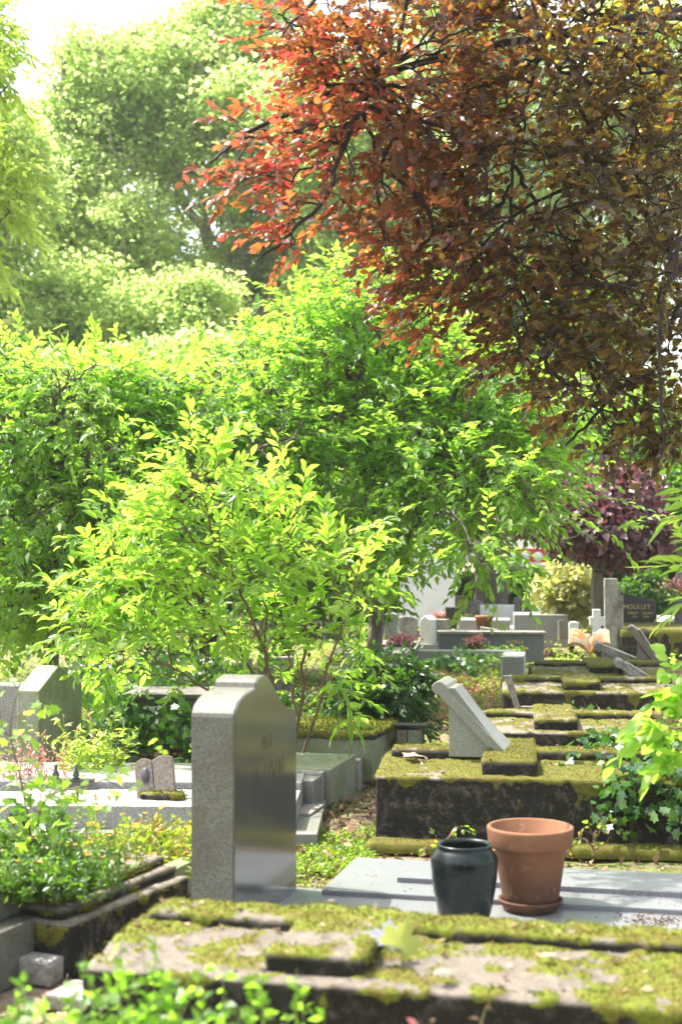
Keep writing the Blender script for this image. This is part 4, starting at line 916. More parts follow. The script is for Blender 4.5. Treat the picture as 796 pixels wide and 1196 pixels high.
# arching bright tree in the middle
b = Vector(pt(430, 800, 13.6)); b.z = 0
leafy('arching_tree', 'bright green arching tree in the middle whose long sprays droop over the far graves', b,
      [([(b.x, b.y, -0.1), q(440, 700, 13.6), q(430, 560, 13.6), q(420, 430, 13.6), q(430, 350, 13.6)], 0.09, 0.02),
       ([q(440, 700, 13.6), q(500, 560, 13.4), q(560, 470, 13.2), q(640, 450, 13.0)], 0.04, 0.01),
       ([q(430, 560, 13.6), q(350, 480, 13.4), q(280, 450, 13.2), q(200, 470, 13)], 0.04, 0.01),
       ([q(500, 560, 13.4), q(560, 560, 12.6), q(620, 590, 12.2), q(660, 640, 12)], 0.02, 0.006),
       ([q(440, 700, 13.6), q(480, 620, 12.8), q(530, 600, 12.2), q(560, 660, 11.8)], 0.02, 0.006)],
      [pb(430, 345, 13.8, 62, 36, .8), pb(392, 385, 13.8, 90, 45, .9), pb(330, 440, 13.5, 100, 50, 1.0), pb(480, 430, 13.6, 90, 60, 1.0), pb(560, 455, 13.3, 80, 45, .9), pb(625, 480, 13.0, 60, 40, .7),
       pb(420, 500, 13.5, 120, 50, 1.0), pb(520, 530, 13.0, 100, 50, .9), pb(600, 560, 12.6, 70, 40, .7), pb(640, 585, 12.2, 45, 20, .4, .7), pb(480, 600, 12.8, 80, 40, .8), pb(570, 640, 12.0, 50, 25, .4, .7),
       pb(440, 650, 12.5, 50, 36, .5), pb(600, 685, 11.8, 30, 16, .25, .45), pb(540, 700, 11.9, 20, 24, .25, .4), pb(680, 565, 12.4, 40, 20, .3, .5), pb(715, 618, 12.2, 16, 16, .2, .4)],
      2100, 12, 0.098, 0.044, 'leaf_mid', 21, Ls=0.42, out=(0, -0.25, 0.05), droop=0.2, flat=0.25, tilt=0.4, keep=((495, 545, 640, 770, .985), (475, 560, 660, 770, .8), (540, 640, 680, 790, .85), (380, 480, 660, 760, .6), (590, 690, 610, 700, .85), (625, 770, 545, 660, .72)), rmax=0.03)
b = Vector(pt(60, 800, 13.2)); b.z = 0
leafy('spreading_tree', 'spreading bright green tree filling the left side behind the pointed headstone', b,
      [([(b.x, b.y, -0.1), q(60, 700, 13.2), q(90, 600, 13.2), q(150, 500, 13.2), q(220, 440, 13)], 0.09, 0.02),
       ([q(60, 700, 13.2), q(20, 560, 13), q(0, 480, 13), q(-40, 430, 12.8)], 0.05, 0.012),
       ([q(90, 600, 13.2), q(60, 500, 12.8), q(80, 440, 12.5)], 0.03, 0.01),
       ([q(60, 700, 13.2), q(150, 640, 12.8), q(240, 560, 12.4), q(300, 520, 12.2)], 0.03, 0.01)],
      [pb(60, 455, 13, 80, 30, .9), pb(20, 430, 13, 40, 22, .7, .6), pb(140, 448, 13.2, 60, 30, .8), pb(215, 462, 13.2, 60, 26, .9), pb(20, 520, 12.8, 80, 55, .9), pb(120, 510, 13, 110, 50, 1.0), pb(240, 500, 13, 90, 50, .9), pb(320, 520, 12.8, 60, 50, .8),
       pb(60, 600, 12.6, 90, 55, .8), pb(180, 590, 12.6, 90, 50, .8), pb(290, 600, 12.8, 70, 60, .8), pb(20, 690, 12.4, 60, 55, .7), pb(120, 680, 12.6, 70, 40, .7), pb(-60, 560, 12.6, 80, 130, 1.0, .5)],
      2000, 12, 0.098, 0.044, 'leaf_mid', 22, Ls=0.42, out=(0, -0.25, 0.05), droop=0.2, flat=0.25, tilt=0.4, rmax=0.03)
# darker trees behind
b = Vector(pt(330, 760, 17)); b.z = 0
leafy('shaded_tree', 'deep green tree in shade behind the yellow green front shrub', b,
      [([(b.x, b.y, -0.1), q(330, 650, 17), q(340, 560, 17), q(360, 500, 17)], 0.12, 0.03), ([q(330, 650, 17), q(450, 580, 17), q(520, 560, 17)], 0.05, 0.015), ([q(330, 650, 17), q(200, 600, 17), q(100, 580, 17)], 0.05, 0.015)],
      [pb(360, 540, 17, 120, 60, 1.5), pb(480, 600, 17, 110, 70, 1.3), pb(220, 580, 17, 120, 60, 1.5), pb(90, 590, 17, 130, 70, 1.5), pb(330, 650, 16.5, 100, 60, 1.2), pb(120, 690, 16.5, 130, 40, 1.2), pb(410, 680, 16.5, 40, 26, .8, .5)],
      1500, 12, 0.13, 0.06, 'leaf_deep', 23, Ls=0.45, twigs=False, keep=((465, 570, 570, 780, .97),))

# front shrub with upright stems
b = Vector(pt(330, 905, 8.9)); b.z = 0
stems = [([(b.x, b.y, 0), q(320, 800, 8.8), q(290, 710, 8.6), q(255, 640, 8.5), q(228, 555, 8.4)], 0.014, 0.004),
         ([(b.x + .05, b.y, 0), q(352, 800, 8.9), q(358, 700, 8.8), q(345, 640, 8.7), q(315, 580, 8.6)], 0.012, 0.004),
         ([(b.x + .1, b.y - .05, 0), q(372, 820, 8.7), q(395, 740, 8.6), q(412, 690, 8.5), q(420, 640, 8.5)], 0.011, 0.004),
         ([(b.x - .1, b.y, 0), q(300, 790, 8.9), q(240, 720, 8.8), q(180, 680, 8.8), q(130, 640, 8.8)], 0.012, 0.004),
         ([(b.x - .15, b.y + .1, 0), q(270, 830, 9.0), q(200, 780, 9.0), q(130, 730, 9.0), q(90, 720, 9.0)], 0.010, 0.004),
         ([(b.x + .1, b.y + .1, 0), q(345, 820, 9.2), q(335, 720, 9.2), q(370, 640, 9.1)], 0.011, 0.004),
         ([(b.x, b.y, 0), q(310, 800, 8.8), q(310, 720, 8.7), q(270, 600, 8.6), q(300, 560, 8.5)], 0.010, 0.003)]
leafy('flowering_ash_shrub', 'yellow green many-stemmed shrub with pointed leaflets directly behind the tall polished headstone', b, stems,
      [pb(232, 560, 8.4, 46, 30, .25), pb(190, 600, 8.6, 60, 30, .35), pb(250, 610, 8.5, 60, 40, .35), pb(325, 590, 8.6, 46, 36, .35), pb(140, 640, 8.8, 60, 30, .35), pb(220, 670, 8.6, 70, 36, .4), pb(300, 660, 8.6, 60, 36, .4),
       pb(380, 640, 8.8, 50, 36, .35), pb(410, 690, 8.6, 36, 40, .3), pb(110, 720, 9.0, 50, 28, .35), pb(190, 740, 8.9, 60, 28, .35), pb(270, 730, 8.8, 50, 28, .35), pb(350, 720, 8.9, 46, 36, .35), pb(395, 770, 8.8, 40, 36, .25, .7), pb(130, 690, 9, 60, 30, .35), pb(120, 765, 9.2, 40, 16, .3, .5), pb(200, 785, 9.0, 40, 18, .3, .4), pb(310, 775, 9.0, 40, 24, .3, .4), pb(405, 805, 9.0, 26, 26, .25, .4), pb(235, 545, 8.4, 24, 34, .2)],
      470, 11, 0.088, 0.032, 'leaf_front', 31, cat='shrub', Ls=0.28, wood='twig_brown', rt=0.0016, ang=58, flat=0.35, droop=0.04, tilt=0.35, out=(0, -0.1, 0.3), tmpl=TO, rmax=0.012, wd='stems', power=0.3)

# dark bush left of the pale lectern
b = Vector(pt(445, 895, 9.9)); b.z = 0
leafy('dark_bush', 'low dark green bush between the path and the flower bed', b,
      [([(b.x, b.y, 0), q(445, 840, 9.9), q(440, 790, 9.9)], 0.015, 0.005), ([(b.x, b.y, 0), q(470, 830, 9.8), q(490, 800, 9.8)], 0.01, 0.004), ([(b.x, b.y, 0), q(420, 830, 9.8), q(400, 800, 9.8)], 0.01, 0.004)],
      [pb(445, 800, 9.9, 50, 40, .35), pb(420, 830, 9.8, 40, 36, .3), pb(465, 825, 9.9, 36, 34, .3), pb(482, 792, 10, 20, 18, .2), pb(440, 855, 9.7, 46, 24, .25)],
      760, 10, 0.055, 0.028, 'leaf_dark', 41, cat='bush', Ls=0.14, wood='twig_dark', rt=0.0015, tmpl=TK, rmax=0.01, wd='stems')
# long-leaved shrub at the right edge
b = Vector(pt(830, 905, 6.4)); b.z = 0
leafy('long_leaved_shrub', 'shrub with long narrow glossy leaves reaching in at the right edge above the graves', b,
      [([(b.x, b.y, 0), q(835, 750, 6.2), q(815, 650, 6.1), q(800, 590, 6.0)], 0.014, 0.005), ([q(835, 750, 6.2), q(800, 700, 6.1), q(780, 680, 6.0)], 0.008, 0.004)],
      [pb(822, 600, 6.0, 12, 22, .12), pb(824, 655, 6.1, 14, 22, .15), pb(825, 700, 6.2, 12, 12, .15), pb(860, 640, 6.2, 26, 60, .3)],
      26, 8, 0.16, 0.026, 'leaf_mid', 43, cat='shrub', Ls=0.16, wood='twig_brown', rt=0.0025, tmpl=TO, ang=60, droop=0.25, tilt=0.5, rmax=0.014, out=(-0.5, -0.1, 0.1), wd='stems', rnd=lambda B, r: np.clip(r.normal(0.75, 0.2, len(B)), 0, 1))

# --- far and background trees made of leaf clumps
def far_tree(name, label, base, limbs, blobs, nclump, per, cr, L, mt, seed, wood='bark_pale', rt=0.02, zmin=None, rmax=0.3, shell=0.55, flatten=0.55, group=None, cat='tree', freq=0.25, wl=0.75):
    rng = np.random.default_rng(seed); root = thing(name, base, label, cat, group); T = Tree(seed)
    for pts, r0, r1 in limbs: T.limb(pts, r0, r1, sub=5, jit=0.05)
    tips = blob_points(rng, blobs, nclump, shell, zmin); T.tips(tips, sag=0.1, seg=3, jit=0.07)
    T.wood('trunk', M[wood], root, rt, 0.45, 5, rmax)
    n = len(tips); per = int(per * 0.8); cn = np.repeat(tips, per, 0); size = np.repeat(cr * rng.uniform(0.5, 1.3, n), per)
    off = rng.normal(size=(n * per, 3)); off *= (rng.random(n * per) ** 0.4 / (np.linalg.norm(off, axis=1) + 1e-9))[:, None]
    off[:, 2] *= flatten; B = cn + off * size[:, None]
    D = norm(off + rng.normal(0, 0.5, off.shape) + np.array([0, 0, -0.35])); U = norm(rng.normal(0, 0.55, off.shape) + np.array([0, 0, 1.0]) + off * 0.5)
    Lr = L * rng.uniform(0.6, 1.3, len(B))
    rr = np.clip(rng.normal(0.45, 0.2, len(B)) + 0.7 * (fbm(B, freq, 3, seed) - 0.5) + 0.25 * np.repeat(rng.random(n) - 0.5, per), 0, 1)
    leafset('crown', M[mt], B, D, U, Lr, Lr * wl, TK2, root, rnd=rr, rng=rng); return root

def plane_tree(px, D, top, half, bot, label, seed, n=900, lean=0, mt='leaf_far'):
    base = Vector(pt(px, 700, D)); base.z = 0; m_ = MPP(D)
    H = (645 - top) * m_ + EYE; z0 = (645 - bot) * m_ + EYE; x0, y0 = base.x, base.y; rng = np.random.default_rng(seed)
    limbs = [([(x0, y0, -0.2), (x0 + 0.1, y0, H * 0.25), (x0 + lean * 0.5, y0, H * 0.55), (x0 + lean, y0, H * 0.9)], 0.32, 0.06)]
    bl = []
    rx = half * m_
    for k in range(9):
        a = k * 2.4 + seed; z = z0 + (H - z0) * (0.12 + 0.76 * ((k * 0.618) % 1)); rr = rx * 0.62 * (1 - 0.35 * abs((z - z0) / (H - z0) - 0.45) * 2)
        c = (x0 + lean * z / H + math.cos(a) * rr, y0 + math.sin(a) * rr * 0.8, z)
        limbs.append(([(x0 + lean * 0.3, y0, max(1.5, z * 0.45)), (x0 + (c[0] - x0) * 0.5, y0 + (c[1] - y0) * 0.5, z * 0.75), c], 0.12, 0.03))
        bl.append((np.array(c), (rx * 0.52, rx * 0.5, (H - z0) * 0.2), 1.0))
    bl.append((np.array((x0 + lean, y0, H - (H - z0) * 0.16)), (rx * 0.5, rx * 0.5, (H - z0) * 0.16), 1.0))
    bl.append((np.array((x0 + lean / 2, y0, (H + z0) / 2)), (rx * 0.75, rx * 0.6, (H - z0) * 0.36), 0.8))
    far_tree('plane_tree', label, base, limbs, bl, int(n * 0.8), 80, 0.8, 0.17, mt, seed, group='tall pale trees along the back', shell=0.5, freq=0.5)
plane_tree(110, 42, 25, 130, 420, 'tall pale green tree on the far left under the gap of white sky', 101, 1000)
plane_tree(270, 44, -60, 150, 430, 'tallest pale green tree behind the red beech tips', 102, 1300, 0.5)
plane_tree(420, 40, 40, 120, 420, 'pale green tree showing below the tip of the copper beech', 103, 900)
plane_tree(560, 46, -40, 130, 440, 'pale tree mostly hidden behind the copper beech', 104, 800)
plane_tree(720, 44, 0, 140, 480, 'bright green tree glimpsed through the copper beech at the right', 105, 900)
plane_tree(-40, 36, 130, 100, 430, 'leafy green tree cut by the left edge behind the lime yellow branches', 106, 700)
# lower row of far trees
def round_tree(px, D, cy, rx, ry, label, seed, mt, n=420, L=0.15, name='round_tree', cat='tree', group=None, wood='bark', per=70, cr=0.6, flatten=0.6):
    base = Vector(pt(px, 700, D)); base.z = 0; m_ = MPP(D); x0, y0 = base.x, base.y; zc = EYE + (645 - cy) * m_; a, b_ = rx * m_, ry * m_
    limbs = [([(x0, y0, -0.2), (x0 + 0.05, y0, zc * 0.6), (x0, y0, zc + b_ * 0.5)], 0.14 * min(1, a), 0.03)]
    rng = np.random.default_rng(seed); bl = []
    for k in range(8):
        t_ = k * 2.4; h = -0.75 + 1.5 * ((k * 0.618) % 1); rr = 0.6 * math.sqrt(max(0.1, 1 - h * h))
        bl.append((np.array((x0 + math.cos(t_) * a * rr, y0 + math.sin(t_) * a * 0.5 * rr, zc + h * b_ * 0.72)), (a * 0.45, a * 0.38, b_ * 0.36), 1.0))
    bl.append((np.array((x0, y0, zc)), (a * 0.7, a * 0.5, b_ * 0.7), 0.8))
    return far_tree(name, label, base, limbs, bl, n, per, cr, L, mt, seed, wood=wood, rt=0.008, rmax=0.1, shell=0.3, cat=cat, group=group, flatten=flatten, freq=0.5, zmin=0.05)
round_tree(60, 30, 460, 120, 70, 'rounded green tree below the far left plane tree', 201, 'leaf_far', 500)
round_tree(60, 38, 360, 120, 90, 'dark leafed tree filling the gap between the far left plane tree and the lime sprays', 216, 'leaf_far', 520)
round_tree(200, 37, 370, 100, 80, 'middle green tree under the tallest plane tree', 217, 'leaf_far', 420)
round_tree(230, 31, 430, 120, 50, 'rounded pale green tree right above the spreading tree', 202, 'leaf_far', 500)
round_tree(360, 32, 420, 90, 60, 'mid green tree behind the top of the arching tree', 203, 'leaf_far', 400)
round_tree(560, 30, 470, 110, 110, 'light green tree between the arching tree and the copper beech', 204, 'leaf_far', 600)
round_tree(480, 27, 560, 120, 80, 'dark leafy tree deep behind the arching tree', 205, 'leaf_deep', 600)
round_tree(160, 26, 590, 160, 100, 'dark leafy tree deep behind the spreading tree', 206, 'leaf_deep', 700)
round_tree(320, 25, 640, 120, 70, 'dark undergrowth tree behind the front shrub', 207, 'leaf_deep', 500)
round_tree(730, 34, 520, 110, 90, 'bright green tree behind the purple plum', 208, 'leaf_mid', 500)
round_tree(20, 24, 680, 90, 60, 'shaded bushy tree low at the far left', 209, 'leaf_deep', 400)
round_tree(694, 19.5, 598, 92, 62, 'purple leaved plum tree beneath the copper beech', 211, 'leaf_plum', 900, 0.11, 'purple_plum', per=60, cr=0.35)
round_tree(735, 26, 655, 60, 60, 'dark conifer behind the black lettered headstone', 212, 'leaf_dark', 700, 0.14, 'conifer', per=60, cr=0.4, wood='twig_dark')
round_tree(790, 23, 590, 40, 50, 'feathery light green conifer at the right edge', 213, 'leaf_deep', 300, 0.12, 'conifer', per=50, cr=0.4)
round_tree(665, 20.5, 688, 30, 36, 'cream yellow shrub behind the far graves', 214, 'leaf_cream', 170, 0.13, 'cream_shrub', 'shrub', per=14, cr=0.34, wood='twig_brown')
round_tree(755, 24, 690, 28, 26, 'clipped round green bush behind the black headstone', 215, 'leaf_deep', 260, 0.07, 'round_bush', 'bush', per=60, cr=0.2)
# thick trunk behind the graves
P0 = pt(571, 700, 28); P0.z = 0; t = thing('bare_trunk_tree', P0, 'thick brown tree trunk rising behind the tall white stele', 'tree')
T = Tree(5); T.limb([(0, 0, -0.1), (0.05, 0, 1.5), (-0.1, 0, 3.5), (0.1, 0, 6)], 0.36, 0.22); T.limb([(-0.05, 0, 2.6), (0.8, 0, 3.6), (1.6, 0.2, 5)], 0.14, 0.06)
P_ = np.array(T.P); pr_ = np.array(T.par); e = np.where(pr_ >= 0)[0]
o = tubes('trunk', M['bark'], P_[pr_[e]], P_[e], [T.fix[i] for i in pr_[e]], [T.fix[i] for i in e], None, 12); o.parent = t
T2 = blob_points(np.random.default_rng(4), [((0.2, 0, 6.0), (2.4, 2, 1.2))], 9000)
leafset('crown', M['leaf_deep'], T2, np.random.default_rng(5).normal(size=(9000, 3)), np.random.default_rng(6).normal(size=(9000, 3)) + [0, 0, 1], 0.2, 0.12, TK2, t, world=False)
# hedge
def hedge(px0, px1, py, D, hpx, label, seed, mt='leaf_dark', depth=0.8):
    rng = np.random.default_rng(seed); A = pt(px0, py, D); B = pt(px1, py, D); m_ = MPP(D); h = hpx * m_ + A.z
    t = thing('clipped_hedge', Vector((A.x, A.y, 0)), label, 'hedge'); n = 16000
    P_ = np.stack([rng.uniform(A.x, B.x, n), A.y + rng.random(n) ** 2 * depth, rng.random(n) ** 0.7 * h], 1)
    leafset('foliage', M[mt], P_, rng.normal(size=(n, 3)), rng.normal(size=(n, 3)) + [0, -0.3, 0.6], 0.09, 0.05, TK2, t)
    box('stems', M['twig_dark'], t, 0.1, (B.x - A.x) - 0.1, depth * 0.5, depth * 0.8, 0, h * 0.9, 0.02)
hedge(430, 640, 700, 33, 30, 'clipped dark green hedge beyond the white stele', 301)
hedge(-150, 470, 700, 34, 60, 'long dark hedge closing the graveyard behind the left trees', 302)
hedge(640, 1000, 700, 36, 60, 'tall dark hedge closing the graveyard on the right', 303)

# lime yellow branches at the left edge
b = Vector(pt(-120, 700, 19)); b.z = 0
leafy('lime_tree', 'lime yellow tree whose fine sprays enter at the upper left edge', b,
      [([(b.x, b.y, -0.1), q(-120, 500, 19), q(-110, 300, 19), q(-90, 100, 19)], 0.2, 0.06), ([q(-115, 380, 19), q(-40, 300, 19), q(20, 240, 19)], 0.05, 0.012), ([q(-110, 250, 19), q(-40, 150, 19), q(10, 100, 19)], 0.05, 0.012), ([q(-100, 130, 19), q(-40, 60, 19), q(5, 20, 19)], 0.04, 0.01)],
      [pb(-12, 30, 19, 30, 30, .5), pb(-8, 95, 19, 20, 22, .5), pb(0, 180, 19, 40, 24, .6), pb(-4, 230, 19, 40, 30, .6), pb(-70, 160, 19, 40, 130, 1.0), pb(-30, 300, 19, 26, 24, .5)],
      480, 12, 0.15, 0.065, 'leaf_lime', 51, Ls=0.4, twigs=False)

# ================================================================ low growth
def scatter(name, n, xy, mt, L, W, h, seed, tmpl=TK, up=0.7, kind='stuff', parent=None, rnd=None, zoff=0.0, label=None, cat=None, lift=0.6):
    rng = np.random.default_rng(seed); z = ground_z(xy); k = len(xy)
    P_ = np.concatenate([xy, (z + zoff + rng.random(k) ** 1.5 * h)[:, None]], 1)
    D = norm(rng.normal(size=(k, 3)) * np.array([1, 1, 0.4]) + np.array([0, 0, lift * 0.5])); U = norm(rng.normal(0, 0.5, (k, 3)) + np.array([0, 0, up]))
    Lr = L * rng.uniform(0.5, 1.4, k)
    o = leafset(name, M[mt], P_, D, U, Lr, Lr * (W / L), tmpl, parent, rnd=rnd(P_, rng) if rnd else None, rng=rng)
    if parent is None: tag(o, label, cat, kind=kind)
    return o
def in_poly(xy, poly):
    x, y = xy[:, 0], xy[:, 1]; r = np.zeros(len(xy), bool); n = len(poly)
    for i in range(n):
        x0, y0 = poly[i][:2]; x1, y1 = poly[(i + 1) % n][:2]
        c = ((y0 > y) != (y1 > y)) & (x < (x1 - x0) * (y - y0) / (y1 - y0 + 1e-12) + x0); r ^= c
    return r
def poly_pts(poly, n, seed, noise_thr=None, freq=2.0):
    rng = np.random.default_rng(seed); A = np.array([(p[0], p[1]) for p in poly]); lo, hi = A.min(0), A.max(0); out = []
    k = 0
    while sum(map(len, out)) < n and k < 60:
        c = rng.uniform(lo, hi, (n * 2, 2)); c = c[in_poly(c, poly)]
        if noise_thr is not None: c = c[fbm(np.concatenate([c, np.zeros((len(c), 1))], 1), freq, 4, seed) + rng.normal(0, 0.04, len(c)) > noise_thr]
        out.append(c); k += 1
    return np.concatenate(out)[:n]
# the path between the rows
path = [G(346, 1045), G(430, 1045), G(452, 985), G(445, 905), G(436, 880), G(405, 880), G(398, 945), G(346, 975)]
scatter('path_greenery', 13000, poly_pts([G(330, 1060), G(420, 1060), G(446, 960), G(346, 968)], 13000, 1, 0.42), 'leaf_weed', 0.017, 0.013, 0.03, 2, TK2, rnd=lambda P, r: r.random(len(P)) * 0.85)
scatter('path_greenery', 4500, poly_pts(path, 4500, 3, 0.5, 3.0), 'leaf_weed', 0.017, 0.013, 0.03, 4, TK2, rnd=lambda P, r: r.random(len(P)) * 0.85)
scatter('leaf_litter', 2600, poly_pts([G(300, 1060), G(470, 1060), G(470, 860), G(300, 900)], 2600, 5), 'leaf_litter', 0.035, 0.02, 0.02, 6, TK)
rng = np.random.default_rng(8); xy = np.stack([rng.uniform(-3.2, 5, 14000), 4 + 12 * rng.random(14000)], 1)
scatter('leaf_litter', 14000, xy, 'leaf_litter', 0.045, 0.028, 0.03, 9, TK)
# ground cover all over the graveyard, thicker away from the path
def cover(n, x0, x1, y0, y1, mt, L, W, h, seed, thr, freq, name='ground_cover', rnd=None):
    rng = np.random.default_rng(seed); c = np.stack([rng.uniform(x0, x1, n * 3), y0 + (y1 - y0) * rng.random(n * 3) ** 0.8], 1)
    c = c[fbm(np.concatenate([c, np.zeros((len(c), 1))], 1), freq, 4, seed) > thr]
    onpath = in_poly(c, path) | in_poly(c, [G(330, 1100), G(460, 1100), G(450, 960), G(330, 960)]) | ((c[:, 1] < 6.9) & (c[:, 0] > -0.6)); c = c[~onpath][:n]
    hh = h * (0.3 + fbm(np.concatenate([c, np.ones((len(c), 1))], 1), freq * 1.5, 3, seed + 1)[:, None])[:, 0]
    o = scatter(name, n, c, mt, L, W, 1.0, seed + 2, TK, rnd=rnd)
    return o
def cover2(n, poly, mt, L, W, h, seed, thr=None, freq=1.5, name='ground_cover', rnd=None, zoff=0.0, tmpl=TK):
    return scatter(name, n, poly_pts(poly, n, seed, thr, freq), mt, L, W, h, seed + 2, tmpl, rnd=rnd, zoff=zoff)
def cover_h(n, x0, x1, y0, y1, mt, L, W, h, seed, thr=0.5, freq=1.0):
    rng = np.random.default_rng(seed); c = np.stack([rng.uniform(x0, x1, n * 3), y0 + (y1 - y0) * rng.random(n * 3) ** 0.8], 1)
    f = fbm(np.concatenate([c, np.zeros((len(c), 1))], 1), freq, 4, seed); ok = (f > thr) & ~in_poly(c, path) & ~((c[:, 1] < 7.0) & (c[:, 0] > -0.62)) & ~((c[:, 1] < 6.1) & (c[:, 0] > -2.2))
    c = c[ok][:n]; f = f[ok][:n]; k = len(c)
    z = ground_z(c) + (f - thr) * h * 6 * rng.random(k)
    P_ = np.concatenate([c, z[:, None]], 1); D = norm(rng.normal(size=(k, 3)) * [1, 1, .4] + [0, 0, .3]); U = norm(rng.normal(0, .5, (k, 3)) + [0, 0, .8]); Lr = L * rng.uniform(.5, 1.4, k)
    tag(leafset('ground_cover', M[mt], P_, D, U, Lr, Lr * W / L, TK, rng=rng), kind='stuff')
cover_h(26000, -4.5, 7, 7.2, 24, 'leaf_weed', 0.05, 0.024, 0.12, 61, 0.47)
cover_h(16000, -6, 9, 8.5, 26, 'leaf_mid', 0.06, 0.03, 0.2, 62, 0.5)
cover_h(10000, -5, 0.5, 8.3, 14, 'leaf_ivy', 0.055, 0.045, 0.12, 63, 0.5, 1.6)
# reddish flowering patch behind the lectern
fp = [G(500, 850), G(560, 850), G(590, 822), G(618, 790), G(560, 775), G(510, 790)]
cover2(3500, fp, 'petal_pink', 0.04, 0.025, 0.16, 71, name='flower_bed'); cover2(5000, fp, 'leaf_weed', 0.045, 0.02, 0.18, 74, name='flower_bed')
cover2(4000, [G(530, 800), G(610, 800), G(615, 770), G(540, 770)], 'leaf_front', 0.05, 0.028, 0.32, 77, name='flower_bed')
cover2(2500, [G(90, 905), G(228, 905), G(228, 868), G(90, 868)], 'leaf_litter', 0.05, 0.03, 0.08, 80, name='leaf_litter', zoff=0.05)
cover2(900, [G(640, 720), G(796, 720), G(796, 735), G(700, 740)], 'petal_pink', 0.06, 0.04, 0.25, 83, name='flower_bed', zoff=0.15)

# ivy: small lobed leaves draped over stone
def ivy_on(name, label, pts_, nrm, n, L, seed, mt='leaf_ivy', parent=None, cat='ivy', spread=0.06, rnd=None, tmpl=TL, group=None):
    """pts_: polyline runners; leaves sit along them facing nrm"""
    rng = np.random.default_rng(seed); root = thing(name, Vector(pts_[0][0]), label, cat, group)
    A = []; Bq = []; LB = []; LD = []; LU = []
    for run in pts_:
        run = [np.array(p, float) for p in run]; dense = []
        for a, b_ in zip(run[:-1], run[1:]):
            kk = max(2, int(np.linalg.norm(b_ - a) / 0.03)); dense += [a + (b_ - a) * t for t in np.linspace(0, 1, kk, endpoint=False)]
        dense.append(run[-1]); dense = np.array(dense); wob = np.cumsum(rng.normal(0, 0.004, dense.shape), 0); dense = dense + wob
        A.append(dense[:-1]); Bq.append(dense[1:])
        i = rng.integers(0, len(dense), n // len(pts_)); LB.append(dense[i] + rng.normal(0, spread, (len(i), 3)) * np.array([1, 1, 0.7]))
    A = np.concatenate(A); Bq = np.concatenate(Bq); B = np.concatenate(LB); k = len(B); nr = np.array(nrm, float)
    tubes('vine', M['twig_brown'], A, Bq, np.full(len(A), .002), np.full(len(A), .002), root, 4)
    D = norm(rng.normal(0, 0.6, (k, 3)) + np.array([0, -0.1, -0.7])); U = norm(nr + rng.normal(0, 0.45, (k, 3)))
    Lr = L * rng.uniform(0.55, 1.3, k); leafset('leaves', M[mt], B, D, U, Lr, Lr * 1.0, tmpl, root, rnd=rnd(B, rng) if rnd else None, rng=rng)
    return root
def run(*a): return [tuple(pt(*p)) for p in a]
ivy_on('ivy', 'dark green ivy trailing over the front edge of the dark sided mossy grave', [run((800, 870, 7.2), (770, 890, 7.0), (745, 905, 6.9), (720, 915, 6.88)), run((800, 880, 7.0), (790, 915, 6.85), (770, 950, 6.8)), run((800, 900, 6.9), (796, 950, 6.75)),
       run((750, 890, 7.05), (735, 925, 6.88)), run((730, 868, 7.6), (700, 880, 7.4), (680, 890, 7.3)), run((800, 860, 7.3), (740, 868, 7.5)), run((722, 905, 6.95), (722, 945, 6.87))], (0, -0.5, 0.8), 620, 0.05, 91)
ivy_on('ivy', 'row of upright ivy shoots between the second and third mossy graves', [run((618, 834, 10.2), (660, 832, 10.2), (700, 836, 10.15), (740, 842, 10.1)), run((700, 862, 8.9), (725, 872, 8.8), (752, 876, 8.75))], (0, -0.3, 0.9), 260, 0.055, 92)
cover2(1800, [G(430, 770), G(800, 770), G(800, 712), G(440, 716)], 'petal_pink', 0.06, 0.04, 0.22, 401, 0.5, 1.2, name='flower_bed', zoff=0.02)
cover2(5000, [G(430, 790), G(810, 790), G(810, 705), G(430, 710)], 'leaf_lime', 0.07, 0.035, 0.25, 403, 0.52, .9, zoff=0.02)
ivy_on('ivy', 'ivy mass spilling over the corner of the rough stone tomb by the pointed headstone', [run((100, 812, 9.9), (130, 815, 9.6), (150, 840, 9.5), (130, 870, 9.4)), run((90, 800, 10.3), (150, 808, 10.1), (200, 800, 10.3)), run((120, 830, 9.5), (105, 860, 9.4), (110, 890, 9.2)), run((150, 822, 9.55), (155, 860, 9.5)), run((200, 830, 9.45), (210, 870, 9.4))], (0, -0.5, 0.8), 900, 0.055, 93, spread=0.09)
ivy_on('ivy', 'ivy and bramble covering the mound left of the front shrub', [run((150, 795, 11), (220, 790, 11.2), (280, 800, 11)), run((100, 790, 11.4), (170, 775, 11.6), (250, 780, 11.8))], (0, -0.4, 0.9), 900, 0.06, 94, mt='leaf_deep', spread=0.14)
ivy_on('ivy', 'ivy clump hanging on the pale tomb left of the flower bed', [run((540, 765, 15), (560, 772, 14.8), (552, 790, 14.7)), run((505, 770, 15), (540, 775, 14.8))], (0, -0.6, 0.7), 160, 0.06, 95, spread=0.05)
# bright blurred foliage close on the right
b = Vector(pt(850, 1000, 4.9)); b.z = 0
leafy('bramble', 'bright out of focus leafy shoots reaching over the mossy graves from the right edge', b,
      [([(b.x, b.y, 0), q(840, 900, 5.0), q(800, 850, 5.1), q(760, 830, 5.2)], 0.008, 0.003), ([q(840, 900, 5.0), q(820, 810, 5.1), q(790, 790, 5.2)], 0.006, 0.003)],
      [pb(770, 845, 5.1, 20, 14, .1), pb(795, 875, 5.1, 20, 18, .1), pb(795, 800, 5.3, 14, 20, .1), pb(815, 840, 5.2, 20, 40, .12)],
      34, 7, 0.066, 0.048, 'leaf_front', 96, cat='shrub', Ls=0.12, wood='twig_brown', rt=0.0015, tmpl=TO, rmax=0.008, wd='stems', tilt=0.5, out=(-0.3, -0.2, 0))
